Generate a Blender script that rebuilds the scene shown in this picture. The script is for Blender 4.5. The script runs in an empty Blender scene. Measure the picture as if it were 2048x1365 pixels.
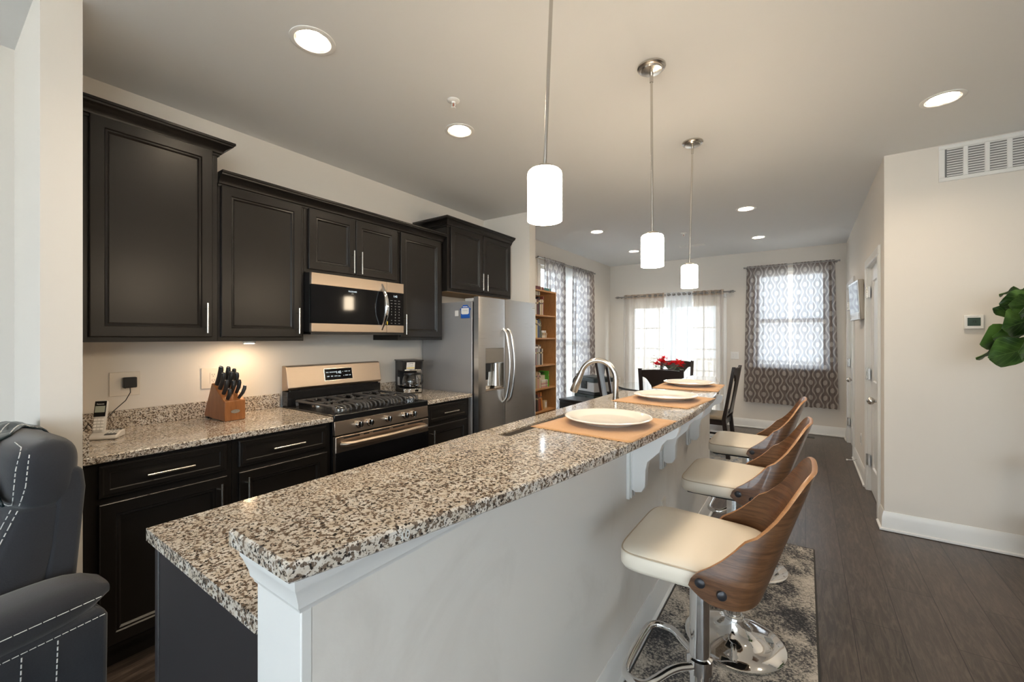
import bpy, bmesh, math, random
from mathutils import Vector, Matrix
PI = math.pi
R = math.radians
rnd = random.Random(7)
sc = bpy.context.scene
COL = sc.collection

# ---------------------------------------------------------------- camera
cd = bpy.data.cameras.new('camera')
cam = bpy.data.objects.new('camera', cd)
COL.objects.link(cam)
cam.location = (2.957, -1.447, 1.388)
cam.rotation_euler = (R(90), 0, R(34.92))
cd.sensor_width = 36.0
cd.lens = 36.0 * 839.8 / 2048
cd.shift_y = -6.9 / 2048
cd.clip_start = 0.05
sc.camera = cam

# ---------------------------------------------------------------- world, exposure
w = bpy.data.worlds.new('sky')
sc.world = w
w.use_nodes = True
wn = w.node_tree.nodes
bg = wn['Background']
bg.inputs['Color'].default_value = (0.76, 0.90, 1.0, 1)
bg.inputs['Strength'].default_value = 6.3
vs = sc.view_settings
vs.view_transform = 'Standard'
vs.look = 'None'
vs.gamma = 1.0
vs.use_curve_mapping = False
vs.exposure = 0.74
sc.cycles.use_denoising = True
sc.cycles.max_bounces = 10
sc.cycles.diffuse_bounces = 5
sc.cycles.transparent_max_bounces = 24
sc.cycles.sample_clamp_indirect = 6.0
sc.cycles.caustics_reflective = False
sc.cycles.caustics_refractive = False
sl = bpy.data.lights.new('sun', 'SUN'); sl.energy = 26.0; sl.angle = R(.6); sl.color = (1, .96, .90)
so = bpy.data.objects.new('sun', sl); COL.objects.link(so); so.rotation_euler = (0, R(42), 0)   # from the east: lights the ground outside
LAMP = (1.0, 0.70, 0.42)      # colour of the lamps
E_DOWN, E_PEND, E_PUCK = 215.0, 46.0, 180.0

def portal(name, loc, rot, sx, sy):
    """marks a window opening so that the sky's light is sampled through it"""
    l = bpy.data.lights.new(name, 'AREA')
    l.shape = 'RECTANGLE'; l.size = sx; l.size_y = sy
    l.cycles.is_portal = True
    o = bpy.data.objects.new(name, l); COL.objects.link(o)
    o.location = loc; o.rotation_euler = rot
    return o
# area lights look along -Z: rotate so that they look into the room
portal('window_portal', (2.75, -8.56, 1.40), (R(90), 0, 0), 4.9, 2.3)
portal('window_portal', (5.56, -4.4, 1.55), (R(90), 0, R(90)), 4.0, 1.5)
portal('window_portal', (1.1, 6.03, 1.02), (R(-90), 0, 0), 1.56, 2.0)
portal('window_portal', (2.775, 6.03, 1.65), (R(-90), 0, 0), .87, 1.42)
portal('window_portal', (-.06, 4.2, 1.32), (R(90), 0, R(-90)), 1.5, 2.12)

# ---------------------------------------------------------------- materials
MATS = {}
def newmat(name):
    m = bpy.data.materials.new(name); m.use_nodes = True
    nt = m.node_tree
    return m, nt, nt.nodes['Principled BSDF']
def P(name, col, rough=.5, metal=0.0, coat=0.0, spec=None, bump=None, trans=0.0, ior=None, emit=None, es=0, sheen=0):
    if name in MATS: return MATS[name]
    m, nt, b = newmat(name)
    b.inputs['Base Color'].default_value = (*col, 1)
    b.inputs['Roughness'].default_value = rough
    b.inputs['Metallic'].default_value = metal
    b.inputs['Coat Weight'].default_value = coat
    b.inputs['Transmission Weight'].default_value = trans
    if sheen: b.inputs['Sheen Weight'].default_value = sheen
    if ior: b.inputs['IOR'].default_value = ior
    if spec is not None: b.inputs['Specular IOR Level'].default_value = spec
    if emit:
        b.inputs['Emission Color'].default_value = (*emit, 1); b.inputs['Emission Strength'].default_value = es
    if bump:
        sc_, st = bump
        tc = nt.nodes.new('ShaderNodeTexCoord'); n = nt.nodes.new('ShaderNodeTexNoise'); bp = nt.nodes.new('ShaderNodeBump')
        n.inputs['Scale'].default_value = sc_; n.inputs['Detail'].default_value = 4
        bp.inputs['Strength'].default_value = st; bp.inputs['Distance'].default_value = .002
        nt.links.new(tc.outputs['Object'], n.inputs['Vector']); nt.links.new(n.outputs['Fac'], bp.inputs['Height'])
        nt.links.new(bp.outputs['Normal'], b.inputs['Normal'])
    MATS[name] = m
    return m
class G:
    """small node-graph helper"""
    def __init__(s, name):
        s.m, s.nt, s.b = newmat(name); MATS[name] = s.m
    def n(s, typ, **kw):
        nd = s.nt.nodes.new('ShaderNode' + typ)
        for k, v in kw.items(): setattr(nd, k, v)
        return nd
    def set(s, sock, v):
        if isinstance(v, bpy.types.NodeSocket): s.nt.links.new(v, sock)
        elif isinstance(v, (tuple, list)) and sock.type == 'RGBA' and len(v) == 3: sock.default_value = (*v, 1)
        else: sock.default_value = v
    def math(s, op, a, b=0.0, c=None):
        nd = s.n('Math', operation=op); s.set(nd.inputs[0], a); s.set(nd.inputs[1], b)
        if c is not None: s.set(nd.inputs[2], c)
        return nd.outputs[0]
    def coord(s, kind='Object', scale=(1, 1, 1), rot=(0, 0, 0)):
        tc = s.n('TexCoord'); mp = s.n('Mapping'); mp.inputs['Scale'].default_value = scale; mp.inputs['Rotation'].default_value = rot
        s.nt.links.new(tc.outputs[kind], mp.inputs['Vector']); return mp.outputs[0]
    def noise(s, v, scale, detail=3, rough=.5, dist=0.0):
        nd = s.n('TexNoise'); s.set(nd.inputs['Vector'], v); nd.inputs['Scale'].default_value = scale
        nd.inputs['Detail'].default_value = detail; nd.inputs['Roughness'].default_value = rough; nd.inputs['Distortion'].default_value = dist
        return nd.outputs['Fac']
    def ramp(s, f, stops, interp='LINEAR'):
        nd = s.n('ValToRGB'); nd.color_ramp.interpolation = interp; s.set(nd.inputs[0], f)
        e = nd.color_ramp.elements
        while len(e) < len(stops): e.new(.5)
        for el, (p, c) in zip(e, stops):
            el.position = p; el.color = (*c, 1) if len(c) == 3 else c
        return nd.outputs[0]
    def mix(s, f, a, b, blend='MIX'):
        nd = s.n('Mix', data_type='RGBA', blend_type=blend); s.set(nd.inputs[0], f); s.set(nd.inputs[6], a); s.set(nd.inputs[7], b)
        return nd.outputs[2]
    def bump(s, h, st=.3, dist=.002):
        nd = s.n('Bump'); s.set(nd.inputs['Height'], h); nd.inputs['Strength'].default_value = st; nd.inputs['Distance'].default_value = dist
        s.nt.links.new(nd.outputs[0], s.b.inputs['Normal'])
    def base(s, c, rough=.5, metal=0, coat=0):
        s.set(s.b.inputs['Base Color'], c); s.set(s.b.inputs['Roughness'], rough); s.set(s.b.inputs['Metallic'], metal); s.set(s.b.inputs['Coat Weight'], coat)
BW = [(0, (0, 0, 0)), (1, (1, 1, 1))]
def step(lo, hi): return [(lo, (0, 0, 0)), (hi, (1, 1, 1))]

def m_granite():
    g = G('granite'); v = g.coord()
    wv = g.n('TexNoise'); g.set(wv.inputs['Vector'], v); wv.inputs['Scale'].default_value = 60
    add = g.n('MixRGB', blend_type='ADD'); add.inputs[0].default_value = .012; g.set(add.inputs[1], v); g.set(add.inputs[2], wv.outputs['Color'])
    v = add.outputs[0]
    base = g.mix(g.ramp(g.noise(v, 38, 2), step(.40, .60)), (.55, .475, .39), (.68, .64, .585))
    base = g.mix(g.ramp(g.noise(v, 9, 2), step(.45, .7)), base, (.56, .495, .42))
    gr = g.ramp(g.noise(v, 118, 3, .55), step(.515, .56))
    c = g.mix(gr, base, (.165, .122, .09))
    bk = g.ramp(g.noise(v, 165, 3, .6), step(.57, .615))
    c = g.mix(bk, c, (.035, .028, .024))
    bk2 = g.ramp(g.noise(v, 120, 2, .5), step(.635, .67))
    c = g.mix(bk2, c, (.03, .025, .022))
    g.base(c, .12, 0, .3); return g.m
def m_wood(name, c1, c2, scale=(1, 1, 1), rough=.4, dens=10, coat=0.0):
    g = G(name); v = g.coord('Object', scale)
    f = g.noise(v, dens, 5, .6, .6); f2 = g.noise(v, dens * 6, 3, .6)
    c = g.mix(g.ramp(f, step(.3, .7)), c1, c2); c = g.mix(g.math('MULTIPLY', g.ramp(f2, step(.45, .75)), .35), c, tuple(x * .55 for x in c1))
    g.base(c, rough, 0, coat); g.bump(f2, .08); return g.m
def m_floor():
    g = G('floor_planks'); v = g.coord('Object', (1, 1, 1), (0, 0, R(90)))
    br = g.n('TexBrick'); g.set(br.inputs['Vector'], v)
    br.offset = .37; br.inputs['Scale'].default_value = 1.0; br.inputs['Mortar Size'].default_value = .0018; br.inputs['Mortar Smooth'].default_value = .1
    br.inputs['Brick Width'].default_value = 1.22; br.inputs['Row Height'].default_value = .185; br.inputs['Bias'].default_value = 0
    br.inputs['Color1'].default_value = (0, 0, 0, 1); br.inputs['Color2'].default_value = (1, 1, 1, 1); br.inputs['Mortar'].default_value = (.5, .5, .5, 1)
    v2 = g.coord('Object', (9, 1.0, 1))
    gr = g.noise(v2, 5, 6, .65, 1.2); fine = g.noise(g.coord('Object', (60, 3, 1)), 6, 3, .6)
    c = g.mix(br.outputs['Color'], (.036, .027, .022), (.075, .057, .048))
    c = g.mix(g.ramp(gr, step(.42, .72)), c, (.145, .112, .092)); c = g.mix(g.math('MULTIPLY', g.ramp(fine, step(.5, .7)), .5), c, (.032, .024, .02))
    c = g.mix(br.outputs['Fac'], c, (.015, .011, .009))
    g.base(c, g.math('MULTIPLY_ADD', gr, .15, .27), 0, 0)
    g.bump(g.math('SUBTRACT', g.math('MULTIPLY', fine, .3), br.outputs['Fac']), .15); return g.m
def m_steel(name, col=(.64, .62, .60), rough=.26, axis=1):
    g = G(name); s = [3, 3, 3]; s[axis] = 250 if axis == 2 else 3
    sc_ = (3, 3, 400) if axis == 2 else (400, 400, 3)
    f = g.noise(g.coord('Object', sc_), 2, 2)
    g.base(g.mix(f, tuple(x * .96 for x in col), tuple(min(1, x * 1.04) for x in col)), g.math('MULTIPLY_ADD', f, .05, rough), 1.0)
    g.b.inputs['Anisotropic'].default_value = .5
    return g.m
def m_rug():
    g = G('rug_pile'); v = g.coord()
    f = g.noise(v, 4.5, 6, .7, .4); f2 = g.noise(v, 85, 4, .75)
    mx = g.math('ADD', g.math('MULTIPLY', f, .55), g.math('MULTIPLY', f2, .45))
    c = g.ramp(mx, [(.42, (.035, .035, .04)), (.475, (.12, .115, .115)), (.515, (.40, .36, .31)), (.60, (.66, .60, .53))])
    g.base(c, .95); g.bump(g.noise(v, 300, 2), .6, .004); return g.m
def m_curtain():
    g = G('ogee_curtain'); uv = g.n('TexCoord').outputs['UV']; sp = g.n('SeparateXYZ'); g.set(sp.inputs[0], uv)
    P_, Q_ = .17, .215
    A = g.math('MULTIPLY', g.math('PINGPONG', sp.outputs[0], P_ / 2), PI / (P_ / 2))
    B = g.math('MULTIPLY', g.math('PINGPONG', sp.outputs[1], Q_ / 2), PI / (Q_ / 2))
    cb = g.math('COSINE', B)
    wv = g.math('MULTIPLY_ADD', cb, .50 * PI / 2, PI / 2)
    band = g.math('LESS_THAN', g.math('ABSOLUTE', g.math('SUBTRACT', A, wv)), .34)
    d1 = g.math('LESS_THAN', g.math('ADD', g.math('POWER', g.math('DIVIDE', A, .95), 2.0), g.math('POWER', g.math('DIVIDE', B, 1.05), 2.0)), 1.0)
    A2 = g.math('SUBTRACT', PI, A); B2 = g.math('SUBTRACT', PI, B)
    d2 = g.math('LESS_THAN', g.math('ADD', g.math('POWER', g.math('DIVIDE', A2, .95), 2.0), g.math('POWER', g.math('DIVIDE', B2, 1.05), 2.0)), 1.0)
    f = g.math('MAXIMUM', band, g.math('MAXIMUM', d1, d2))
    c = g.mix(f, (.235, .19, .168), (.60, .54, .49))
    ct = g.mix(f, (.225, .22, .235), (.27, .27, .28))
    dif = g.n('BsdfDiffuse'); g.set(dif.inputs[0], c)
    tr = g.n('BsdfTranslucent'); g.set(tr.inputs[0], ct)
    tp = g.n('BsdfTransparent')
    m1 = g.n('MixShader'); m1.inputs[0].default_value = .40; g.nt.links.new(dif.outputs[0], m1.inputs[1]); g.nt.links.new(tr.outputs[0], m1.inputs[2])
    m2 = g.n('MixShader'); g.set(m2.inputs[0], g.math('MULTIPLY_ADD', f, .015, .036)); g.nt.links.new(m1.outputs[0], m2.inputs[1]); g.nt.links.new(tp.outputs[0], m2.inputs[2])
    g.nt.links.new(m2.outputs[0], g.nt.nodes['Material Output'].inputs['Surface']); return g.m
def m_sheer(name, col, transp, mixt=.5):
    g = G(name)
    dif = g.n('BsdfDiffuse'); g.set(dif.inputs[0], col); tr = g.n('BsdfTranslucent'); g.set(tr.inputs[0], col); tp = g.n('BsdfTransparent')
    m1 = g.n('MixShader'); m1.inputs[0].default_value = mixt; g.nt.links.new(dif.outputs[0], m1.inputs[1]); g.nt.links.new(tr.outputs[0], m1.inputs[2])
    m2 = g.n('MixShader'); m2.inputs[0].default_value = transp; g.nt.links.new(m1.outputs[0], m2.inputs[1]); g.nt.links.new(tp.outputs[0], m2.inputs[2])
    g.nt.links.new(m2.outputs[0], g.nt.nodes['Material Output'].inputs['Surface']); return g.m
def m_pane():
    g = G('window_glass'); tp = g.n('BsdfTransparent'); gl = g.n('BsdfGlossy'); gl.inputs['Roughness'].default_value = .02
    m = g.n('MixShader'); m.inputs[0].default_value = .06; g.nt.links.new(tp.outputs[0], m.inputs[1]); g.nt.links.new(gl.outputs[0], m.inputs[2])
    g.nt.links.new(m.outputs[0], g.nt.nodes['Material Output'].inputs['Surface']); return g.m
def m_emit(name, col, st):
    g = G(name); e = g.n('Emission'); g.set(e.inputs[0], col); e.inputs[1].default_value = st
    g.nt.links.new(e.outputs[0], g.nt.nodes['Material Output'].inputs['Surface']); return g.m
def m_fabric(name, c1, c2, scale=400, rough=.9):
    g = G(name); v = g.coord(); f = g.noise(v, scale, 2); f2 = g.noise(v, 12, 3)
    g.base(g.mix(g.math('ADD', g.math('MULTIPLY', f, .6), g.math('MULTIPLY', f2, .4)), c1, c2), rough); g.b.inputs['Sheen Weight'].default_value = .25
    g.bump(f, .3, .001); return g.m
def m_leaf():
    g = G('leaf'); v = g.coord('UV'); sp = g.n('SeparateXYZ'); g.set(sp.inputs[0], v)
    vein = g.math('LESS_THAN', g.math('ABSOLUTE', sp.outputs[1]), .03)
    side = g.math('LESS_THAN', g.math('PINGPONG', g.math('SUBTRACT', sp.outputs[0], g.math('MULTIPLY', g.math('ABSOLUTE', sp.outputs[1]), .35)), .07), .006)
    f = g.noise(g.coord(), 7, 2)
    c = g.mix(g.ramp(f, step(.42, .62)), (.022, .060, .012), (.11, .22, .045))
    c = g.mix(g.math('MULTIPLY', g.math('MAXIMUM', vein, side), .7), c, (.13, .24, .06))
    g.base(c, .38); g.b.inputs['Subsurface Weight'].default_value = 0; return g.m
WALL = P('wall_paint', (.72, .68, .63), .85, bump=(220, .06))
def m_scuffed():
    g = G('island_wall_paint'); v = g.coord()
    f = g.ramp(g.noise(v, 3.2, 5, .62, .8), step(.52, .74)); f2 = g.noise(v, 220, 3)
    g.base(g.mix(g.math('MULTIPLY', f, .22), (.75, .72, .68), (.42, .36, .31)), .8); g.bump(f2, .08, .002); return g.m
SCUFF = m_scuffed()
CEIL = P('ceiling_paint', (.72, .73, .74), .9)
WHITE = P('white_trim', (.76, .76, .75), .35)
DOORW = P('door_white', (.74, .74, .74), .3)
CAB = P('espresso_wood', (.0105, .0088, .0078), .33, bump=(60, .03), spec=.36)
CABIN = P('cabinet_underside', (.45, .30, .16), .5)
NICK = P('brushed_nickel', (.62, .59, .55), .25, 1)
CHROME = P('chrome', (.78, .78, .78), .05, 1)
BLACKP = P('black_plastic', (.012, .012, .013), .35)
BLACKG = P('black_gloss', (.006, .006, .007), .06, spec=.16)
ENAMEL = P('black_enamel', (.01, .01, .011), .18)
IRON = P('cast_iron', (.045, .046, .05), .5)
GRAN = m_granite()
FLOOR = m_floor()
STEEL = m_steel('stainless_steel', axis=2)
STEELH = m_steel('brushed_steel_warm_reflection', (.46, .375, .30), .34, axis=2)  # warm tint in the base colour stands in for warm reflected light
STEELS = P('grey_steel_side', (.40, .40, .41), .42, .5)
RUGM = m_rug()
OGEE = m_curtain()
SHEERT = m_sheer('tan_sheer', (.60, .56, .52), .06, .14)
SHEERW = m_sheer('white_sheer', (.80, .82, .85), .05, .11)
PANE = m_pane()
SHADE = m_emit('lit_glass_shade', (1, .81, .58), E_PEND)
LENS = m_emit('lit_lens', (1, .82, .60), E_DOWN)
PUCKL = m_emit('lit_puck', LAMP, E_PUCK)
CREAM = P('cream_leather', (.77, .70, .59), .42, bump=(150, .05))
WALNUT = m_wood('walnut_veneer', (.055, .022, .009), (.20, .095, .043), (1, 1, 11), .32, 9, .3)
PLY = m_wood('ply_edge', (.30, .14, .055), (.42, .21, .09), (1, 1, 6), .35, 9)
OAKS = m_wood('honey_oak', (.40, .19, .07), (.52, .28, .115), (2, 2, .5), .45, 6)
BLOCKW = m_wood('knife_block_wood', (.22, .08, .022), (.33, .125, .038), (12, 12, 1), .35, 5)
DARKW = P('dark_espresso_chair', (.020, .013, .011), .32, coat=.2)
CERAM = P('white_ceramic', (.80, .76, .70), .08, coat=.3)
BURLAP = m_fabric('burlap', (.42, .22, .085), (.60, .34, .15), 260)
RECL = m_fabric('charcoal_fabric', (.010, .011, .014), (.024, .026, .034), 300)
LEATH = P('dark_teal_leather', (.010, .021, .027), .22, bump=(70, .15))
THREAD = P('pale_thread', (.62, .62, .60), .8)
LEAF = m_leaf()
PLW = P('white_plastic', (.78, .77, .75), .35)
PLC = P('almond_plate', (.72, .66, .58), .35)
GREYP = P('grey_plastic', (.45, .45, .45), .4)
LETW = m_emit('display_glow', (.85, .95, 1), .8)
GLASS = P('clear_glass', (1, 1, 1), .02, trans=1.0, ior=1.45)

# ---------------------------------------------------------------- mesh helpers
class B:
    def __init__(s): s.bm = bmesh.new(); s.uv = None
    def box(s, x0, x1, y0, y1, z0, z1, M=None):
        vs_ = [s.bm.verts.new(c) for c in [(x0, y0, z0), (x1, y0, z0), (x1, y1, z0), (x0, y1, z0), (x0, y0, z1), (x1, y0, z1), (x1, y1, z1), (x0, y1, z1)]]
        for f in [(0, 3, 2, 1), (4, 5, 6, 7), (0, 1, 5, 4), (1, 2, 6, 5), (2, 3, 7, 6), (3, 0, 4, 7)]: s.bm.faces.new([vs_[i] for i in f])
        if M is not None: bmesh.ops.transform(s.bm, matrix=M, verts=vs_)
        return s
    def grid(s, rows, closed=False, cap0=False, cap1=False, closed2=False):
        """rows of points -> quads; closed joins each row's ends"""
        V = [[s.bm.verts.new(p) for p in r] for r in rows]
        nr, nc = len(V), len(V[0])
        for i in range(nr - (0 if closed2 else 1)):
            a, b = V[i], V[(i + 1) % nr]
            for j in range(nc - (0 if closed else 1)):
                k = (j + 1) % nc
                try: s.bm.faces.new((a[j], a[k], b[k], b[j]))
                except ValueError: pass
        if cap0: s.bm.faces.new(V[0][::-1])
        if cap1: s.bm.faces.new(V[-1])
        return V
    def cyl(s, p0, p1, r0, r1=None, n=20, caps=True):
        r1 = r0 if r1 is None else r1
        p0, p1 = Vector(p0), Vector(p1); d = (p1 - p0).normalized()
        a = d.orthogonal().normalized(); b = d.cross(a)
        ring = lambda c, r: [c + (a * math.cos(2 * PI * i / n) + b * math.sin(2 * PI * i / n)) * r for i in range(n)]
        s.grid([ring(p0, r0), ring(p1, r1)], True, caps, caps); return s
    def tube(s, pts, r, n=10, closed=False, caps=True, flat=1.0):
        pts = [Vector(p) for p in pts]; rows = []; N = len(pts)
        rr = r if isinstance(r, (list, tuple)) else [r] * N
        up = None
        for i, p in enumerate(pts):
            if closed: t = (pts[(i + 1) % N] - pts[i - 1])
            else: t = pts[min(i + 1, N - 1)] - pts[max(i - 1, 0)]
            t.normalize()
            if up is None: up = t.orthogonal().normalized()
            up = (up - t * up.dot(t)); up = up.normalized() if up.length > 1e-6 else t.orthogonal().normalized()
            bb = t.cross(up)
            rows.append([p + (up * math.cos(2 * PI * j / n) + bb * math.sin(2 * PI * j / n) * flat) * rr[i] for j in range(n)])
        s.grid(rows, True, caps and not closed, caps and not closed, closed); return s
    def lathe(s, prof, c=(0, 0, 0), n=32, cap0=False, cap1=False, sx=1, sy=1):
        c = Vector(c)
        s.grid([[c + Vector((r * math.cos(2 * PI * i / n) * sx, r * math.sin(2 * PI * i / n) * sy, z)) for i in range(n)] for r, z in prof], True, cap0, cap1); return s
    def prism(s, poly, axis, a0, a1):
        """2-D polygon pushed along an axis: 'x' poly=(y,z), 'y' poly=(x,z), 'z' poly=(x,y)"""
        f = {'x': lambda p, a: (a, p[0], p[1]), 'y': lambda p, a: (p[0], a, p[1]), 'z': lambda p, a: (p[0], p[1], a)}[axis]
        s.grid([[f(p, a0) for p in poly], [f(p, a1) for p in poly]], True, True, True); return s
    def sweep(s, path, prof, closed=False):
        """profile (off, z) carried along a plan path, mitred; off is to the right of travel"""
        P2 = [Vector(p[:2]) for p in path]; N = len(P2); rows = []
        for i in range(N):
            d0 = (P2[i] - P2[i - 1]).normalized() if (i > 0 or closed) else None
            d1 = (P2[(i + 1) % N] - P2[i]).normalized() if (i < N - 1 or closed) else None
            d0 = d0 if d0 is not None else d1; d1 = d1 if d1 is not None else d0
            n0 = Vector((d0.y, -d0.x)); n1 = Vector((d1.y, -d1.x)); m = (n0 + n1).normalized(); k = 1 / max(.2, m.dot(n0))
            rows.append([(P2[i].x + m.x * k * o, P2[i].y + m.y * k * o, z) for o, z in prof])
        s.grid(rows, True, not closed, not closed, closed); return s
    def panel(s, a0, a1, b0, b1, rings, f, back=True):
        """nested rectangles: rings=(inset, depth); f(a,b,depth)->point"""
        rows = [[f(a0 + o, b0 + o, d), f(a1 - o, b0 + o, d), f(a1 - o, b1 - o, d), f(a0 + o, b1 - o, d)] for o, d in rings]
        s.grid(rows, True, back, True); return s
    def blob(s, c, rx, ry, rz, n=16, m=10, e=1.0):
        c = Vector(c); rows = []
        sg = lambda v: math.copysign(abs(v) ** e, v)
        for i in range(1, m):
            t = -PI / 2 + PI * i / m
            rows.append([c + Vector((rx * sg(math.cos(t)) * sg(math.cos(2 * PI * j / n)), ry * sg(math.cos(t)) * sg(math.sin(2 * PI * j / n)), rz * sg(math.sin(t)))) for j in range(n)])
        V = s.grid(rows, True)
        lo = s.bm.verts.new(c - Vector((0, 0, rz))); hi = s.bm.verts.new(c + Vector((0, 0, rz)))
        for j in range(n):
            s.bm.faces.new((lo, V[0][(j + 1) % n], V[0][j])); s.bm.faces.new((hi, V[-1][j], V[-1][(j + 1) % n]))
        return s
    def done(s, name, m, parent=None, smooth=None, bevel=0, seg=2, sub=0, world=False, solid=0):
        bmesh.ops.recalc_face_normals(s.bm, faces=s.bm.faces)
        me = bpy.data.meshes.new(name); s.bm.to_mesh(me); s.bm.free()
        me.materials.append(m)
        o = bpy.data.objects.new(name, me); COL.objects.link(o)
        if parent is not None:
            if world: me.transform(root_matrix(parent).inverted())
            o.parent = parent
        if solid:
            sm = o.modifiers.new('thick', 'SOLIDIFY'); sm.thickness = solid; sm.offset = 0
        if bevel:
            bv = o.modifiers.new('bevel', 'BEVEL'); bv.width = bevel; bv.segments = seg; bv.limit_method = 'ANGLE'; bv.angle_limit = R(40); bv.harden_normals = False
        if sub:
            sb = o.modifiers.new('sub', 'SUBSURF'); sb.levels = sub; sb.render_levels = sub
        if smooth is not None or bevel or sub:
            me.polygons.foreach_set('use_smooth', [True] * len(me.polygons))
            if not sub: me.set_sharp_from_angle(angle=R(smooth if smooth else 35))
        return o
def root_matrix(o):
    m = Matrix.Identity(4)
    while o is not None:
        m = o.matrix_basis @ m if True else m; o = o.parent
    return m
def thing(name, label, cat, loc=(0, 0, 0), rotz=0, group=None):
    o = bpy.data.objects.new(name, None); COL.objects.link(o)
    o.empty_display_size = .05
    o.location = loc; o.rotation_euler = (0, 0, rotz)
    return tag(o, label, cat, group)
def tag(o, label, cat, group=None):
    o['label'] = label; o['category'] = cat
    if group: o['group'] = group
    return o
def struct(o): o['kind'] = 'structure'; return o
def dup(root, loc, rotz=None, label=None):
    r = root.copy(); COL.objects.link(r); r.location = loc
    if rotz is not None: r.rotation_euler = (0, 0, rotz)
    if label: r['label'] = label
    for ch in list(root.children):
        c = ch.copy(); COL.objects.link(c); c.parent = r
        for g in list(ch.children):
            d = g.copy(); COL.objects.link(d); d.parent = c
    return r
FACE = {'+x': Matrix(((0, 0, 1), (1, 0, 0), (0, 1, 0))).to_4x4(), '-y': Matrix(((1, 0, 0), (0, 0, -1), (0, 1, 0))).to_4x4(),
        '-x': Matrix(((0, 0, -1), (-1, 0, 0), (0, 1, 0))).to_4x4(), '+z': Matrix.Identity(4)}
def lettering(s, size, loc, face, m, parent, depth=.0006, name='lettering', align='CENTER'):
    cu = bpy.data.curves.new(name, 'FONT'); cu.body = s; cu.size = size; cu.align_x = align; cu.align_y = 'CENTER'; cu.extrude = depth; cu.resolution_u = 3
    t = bpy.data.objects.new(name + '_source', cu); COL.objects.link(t)
    me = bpy.data.meshes.new_from_object(t.evaluated_get(bpy.context.evaluated_depsgraph_get()))
    bpy.data.objects.remove(t); bpy.data.curves.remove(cu)
    F = FACE[face] if isinstance(face, str) else face
    me.transform(Matrix.Translation(loc) @ F)
    me.transform(root_matrix(parent).inverted())
    me.materials.clear(); me.materials.append(m); me.name = name
    o = bpy.data.objects.new(name, me); COL.objects.link(o); o.parent = parent
    return o
def arc(c, r, a0, a1, n, plane='xz', y=0.0):
    out = []
    for i in range(n + 1):
        a = R(a0 + (a1 - a0) * i / n); u, v = c[0] + r * math.cos(a), c[1] + r * math.sin(a)
        out.append({'xz': (u, y, v), 'yz': (y, u, v), 'xy': (u, v, y)}[plane])
    return out
ORD = ['first', 'second', 'third', 'fourth', 'fifth', 'sixth', 'seventh', 'eighth', 'ninth', 'tenth', 'eleventh', 'twelfth', 'thirteenth', 'fourteenth']
# ================================================================ the setting
H = 2.70
def wall(name, axis, c0, c1, a0, a1, holes=(), z0=0.0, z1=H, m=None):
    """wall slab of thickness c0..c1 running along axis from a0 to a1, with rectangular holes (a0,a1,z0,z1)"""
    A = sorted({a0, a1, *[h[0] for h in holes], *[h[1] for h in holes]}); Z = sorted({z0, z1, *[h[2] for h in holes], *[h[3] for h in holes]})
    b = B()
    pt = (lambda a, c, z: (c, a, z)) if axis == 'y' else (lambda a, c, z: (a, c, z))
    full = {}
    for i in range(len(A) - 1):
        for j in range(len(Z) - 1):
            am, zm = (A[i] + A[i + 1]) / 2, (Z[j] + Z[j + 1]) / 2
            full[i, j] = not any(h[0] < am < h[1] and h[2] < zm < h[3] for h in holes)
    cache = {}
    def v(a, c, z):
        k = (round(a, 5), round(c, 5), round(z, 5))
        if k not in cache: cache[k] = b.bm.verts.new(pt(a, c, z))
        return cache[k]
    for (i, j), f in full.items():
        if not f: continue
        x0, x1, y0, y1 = A[i], A[i + 1], Z[j], Z[j + 1]
        for c in (c0, c1): b.bm.faces.new((v(x0, c, y0), v(x1, c, y0), v(x1, c, y1), v(x0, c, y1)))
        if not full.get((i - 1, j)): b.bm.faces.new((v(x0, c0, y0), v(x0, c1, y0), v(x0, c1, y1), v(x0, c0, y1)))
        if not full.get((i + 1, j)): b.bm.faces.new((v(x1, c0, y0), v(x1, c1, y0), v(x1, c1, y1), v(x1, c0, y1)))
        if not full.get((i, j - 1)): b.bm.faces.new((v(x0, c0, y0), v(x1, c0, y0), v(x1, c1, y0), v(x0, c1, y0)))
        if not full.get((i, j + 1)): b.bm.faces.new((v(x0, c0, y1), v(x1, c0, y1), v(x1, c1, y1), v(x0, c1, y1)))
    return struct(b.done(name, m or WALL))
YB, XR, YW, XE, YS = 5.965, 3.425, 2.58, 5.5, -8.5
struct(B().box(-.12, XE + .12, YS - .12, YB + .12, -.06, 0).done('floor', FLOOR))
CANS = [(1.173, -.429), (1.161, .545), (1.155, 1.50), (3.577, 1.799), (.84, 3.425), (.823, 4.85), (2.463, 3.423), (2.456, 4.90)]
CAN_R = .068
from mathutils.geometry import delaunay_2d_cdt
def ceiling_sheet():
    co = [Vector(c) for c in [(-.12, YS - .12), (XE + .12, YS - .12), (XE + .12, YB + .12), (-.12, YB + .12)]]; ed = [(0, 1), (1, 2), (2, 3), (3, 0)]
    for cx, cy in CANS:
        k = len(co); n = 32
        co += [Vector((cx + CAN_R * math.cos(2 * PI * i / n), cy + CAN_R * math.sin(2 * PI * i / n))) for i in range(n)]; ed += [(k + i, k + (i + 1) % n) for i in range(n)]
    vv, ee, ff_, *_ = delaunay_2d_cdt(co, ed, [], 1, 1e-6)
    b = B(); V = [b.bm.verts.new((v.x, v.y, H)) for v in vv]
    for f in ff_:
        m = sum((vv[i] for i in f), Vector((0, 0))) / len(f)
        if all((m - Vector(c)).length > CAN_R * .97 for c in CANS): b.bm.faces.new([V[i] for i in f])
    return b
b = ceiling_sheet()
b.box(-.12, XE + .12, YS - .12, YB + .12, H + .16, H + .2)
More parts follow.
